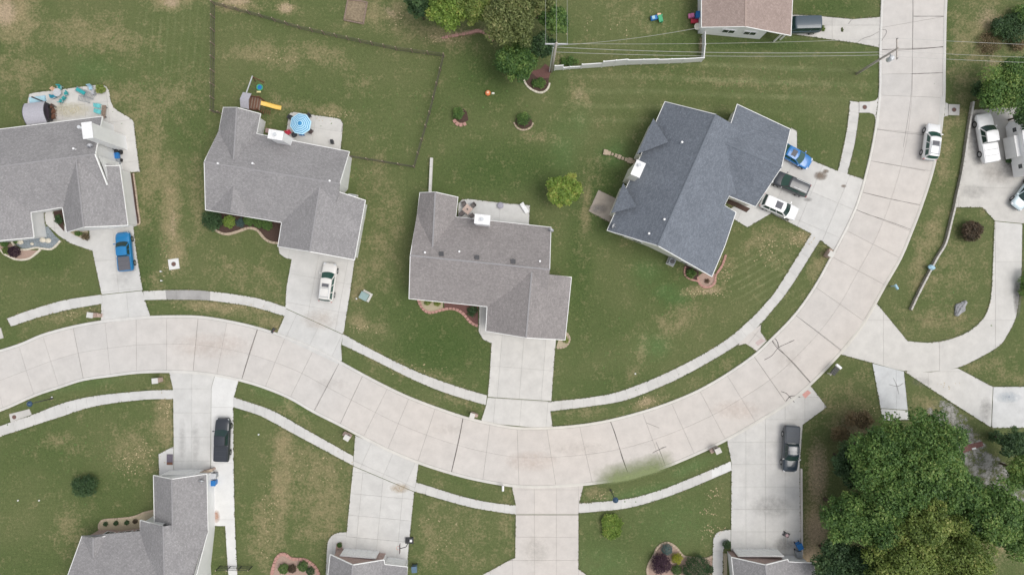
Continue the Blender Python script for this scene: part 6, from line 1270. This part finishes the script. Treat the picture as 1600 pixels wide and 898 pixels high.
def litter(label, regions, m, n, size):
    b = MB()
    for (cx, cy, rx, ry, k) in regions:
        for _ in range(int(n * k)):
            px, py = random.gauss(cx, rx / 2), random.gauss(cy, ry / 2); c = P(px, py, .03); a = random.uniform(0, 6.28); w = size * random.uniform(.5, 1.5)
            u = Vector((math.cos(a), math.sin(a), random.uniform(-.3, .3))) * w; v = Vector((-math.sin(a), math.cos(a), random.uniform(-.3, .3))) * w * random.uniform(.35, .8)
            c = c + Vector((0, 0, .02)); b.add([c - u, c + v, c + u, c - v], [(0, 1, 2, 3)])
    o = b.build('leaf_litter', m); tag(o, label, kind='stuff')
litter('tan scraps of dead grass scattered on the lawns', [(1115, 772, 14, 10, 1), (1108, 800, 16, 8, 1), (1112, 828, 18, 10, 1.6), (1100, 455, 40, 8, 3), (1130, 425, 14, 20, 1.5), (1250, 372, 26, 16, 2.5), (1200, 395, 26, 20, 1.5), (1010, 628, 24, 9, 2), (200, 720, 24, 30, 2), (225, 700, 14, 14, 1.5), (260, 640, 10, 30, 1.5), (240, 720, 30, 30, 1), (690, 60, 30, 8, 2), (615, 25, 18, 14, 1.5), (370, 6, 26, 5, 1.5), (447, 12, 10, 8, 1), (268, 415, 16, 24, 1),
   (1195, 378, 20, 14, 1.2), (520, 180, 40, 8, 1.5), (430, 90, 40, 12, 1.2), (940, 775, 20, 10, .7), (960, 40, 60, 16, .5), (560, 515, 20, 10, 1), (650, 575, 60, 8, 1), (1350, 650, 30, 20, 1.5), (1280, 760, 12, 80, 1.5), (1480, 600, 30, 10, .5), (490, 735, 50, 40, 2), (420, 800, 14, 90, 2.5), (700, 830, 40, 40, 1), (360, 480, 80, 8, 1.5), (100, 490, 60, 8, 1)], plain('dry_scrap', (.46, .37, .22), .95, 0, .3, 3), 26, .085)
litter('small green weed tufts in the lawns', [(1050, 460, 80, 40, 2), (700, 150, 160, 80, 3), (300, 150, 200, 120, 4), (100, 700, 120, 60, 3), (1050, 820, 80, 50, 2), (1480, 480, 60, 50, 1.5), (980, 560, 80, 60, 2), (250, 370, 40, 80, 1.5), (560, 300, 40, 120, 2), (1200, 120, 160, 40, 3)], plain('weed_green', (.10, .19, .05), .9, 0, .3, 3), 30, .09)

# grass growing raggedly over every pavement edge
def inside(x, y, poly):
    c = False; j = len(poly) - 1
    for i in range(len(poly)):
        xi, yi = poly[i]; xj, yj = poly[j]
        if (yi > y) != (yj > y) and x < (xj - xi) * (y - yi) / (yj - yi) + xi: c = not c
        j = i
    return c
BB = [(min(p[0] for p in q), max(p[0] for p in q), min(p[1] for p in q), max(p[1] for p in q)) for q in PAVED]
ev, et = [], []
for pi, poly in enumerate(PAVED):
    for i in range(len(poly)):
        a, b = Vector(poly[i - 1]), Vector(poly[i]); L_ = (b - a).length
        if L_ < .02: continue
        u = (b - a) / L_; n = Vector((u.y, -u.x))
        for k in range(int(L_ * 9 + random.random())):
            q = a + u * random.uniform(0, L_); t = q + n * .22
            if abs(q.x) > 68 or abs(q.y) > 39: continue
            if any(B_[0] < t.x < B_[1] and B_[2] < t.y < B_[3] and inside(t.x, t.y, PAVED[j]) for j, B_ in enumerate(BB) if j != pi): continue
            o_ = q + n * random.uniform(-.015, .13); s_ = random.uniform(.05, .15); an = random.uniform(0, 3.14); zz = .075 + (.05 if pi == 9 else 0)
            d = Vector((math.cos(an), math.sin(an))) * s_; e = Vector((-d.y, d.x)) * random.uniform(.25, .6)
            ev += [(o_.x - d.x, o_.y - d.y, zz + random.uniform(-.03, .03)), (o_.x + e.x, o_.y + e.y, zz), (o_.x + d.x, o_.y + d.y, zz + random.uniform(-.03, .03)), (o_.x - e.x, o_.y - e.y, zz)]; et += [random.random()] * 4
eo = fast_mesh('edge_grass', ev, np.arange(len(ev)).reshape(-1, 4), leafmat('edge_grass_blades', (.060, .090, .028), (.150, .165, .065), (.30, .25, .14)), None, dict(tint=et)); tag(eo, 'ragged grass along the pavement edges', kind='stuff')
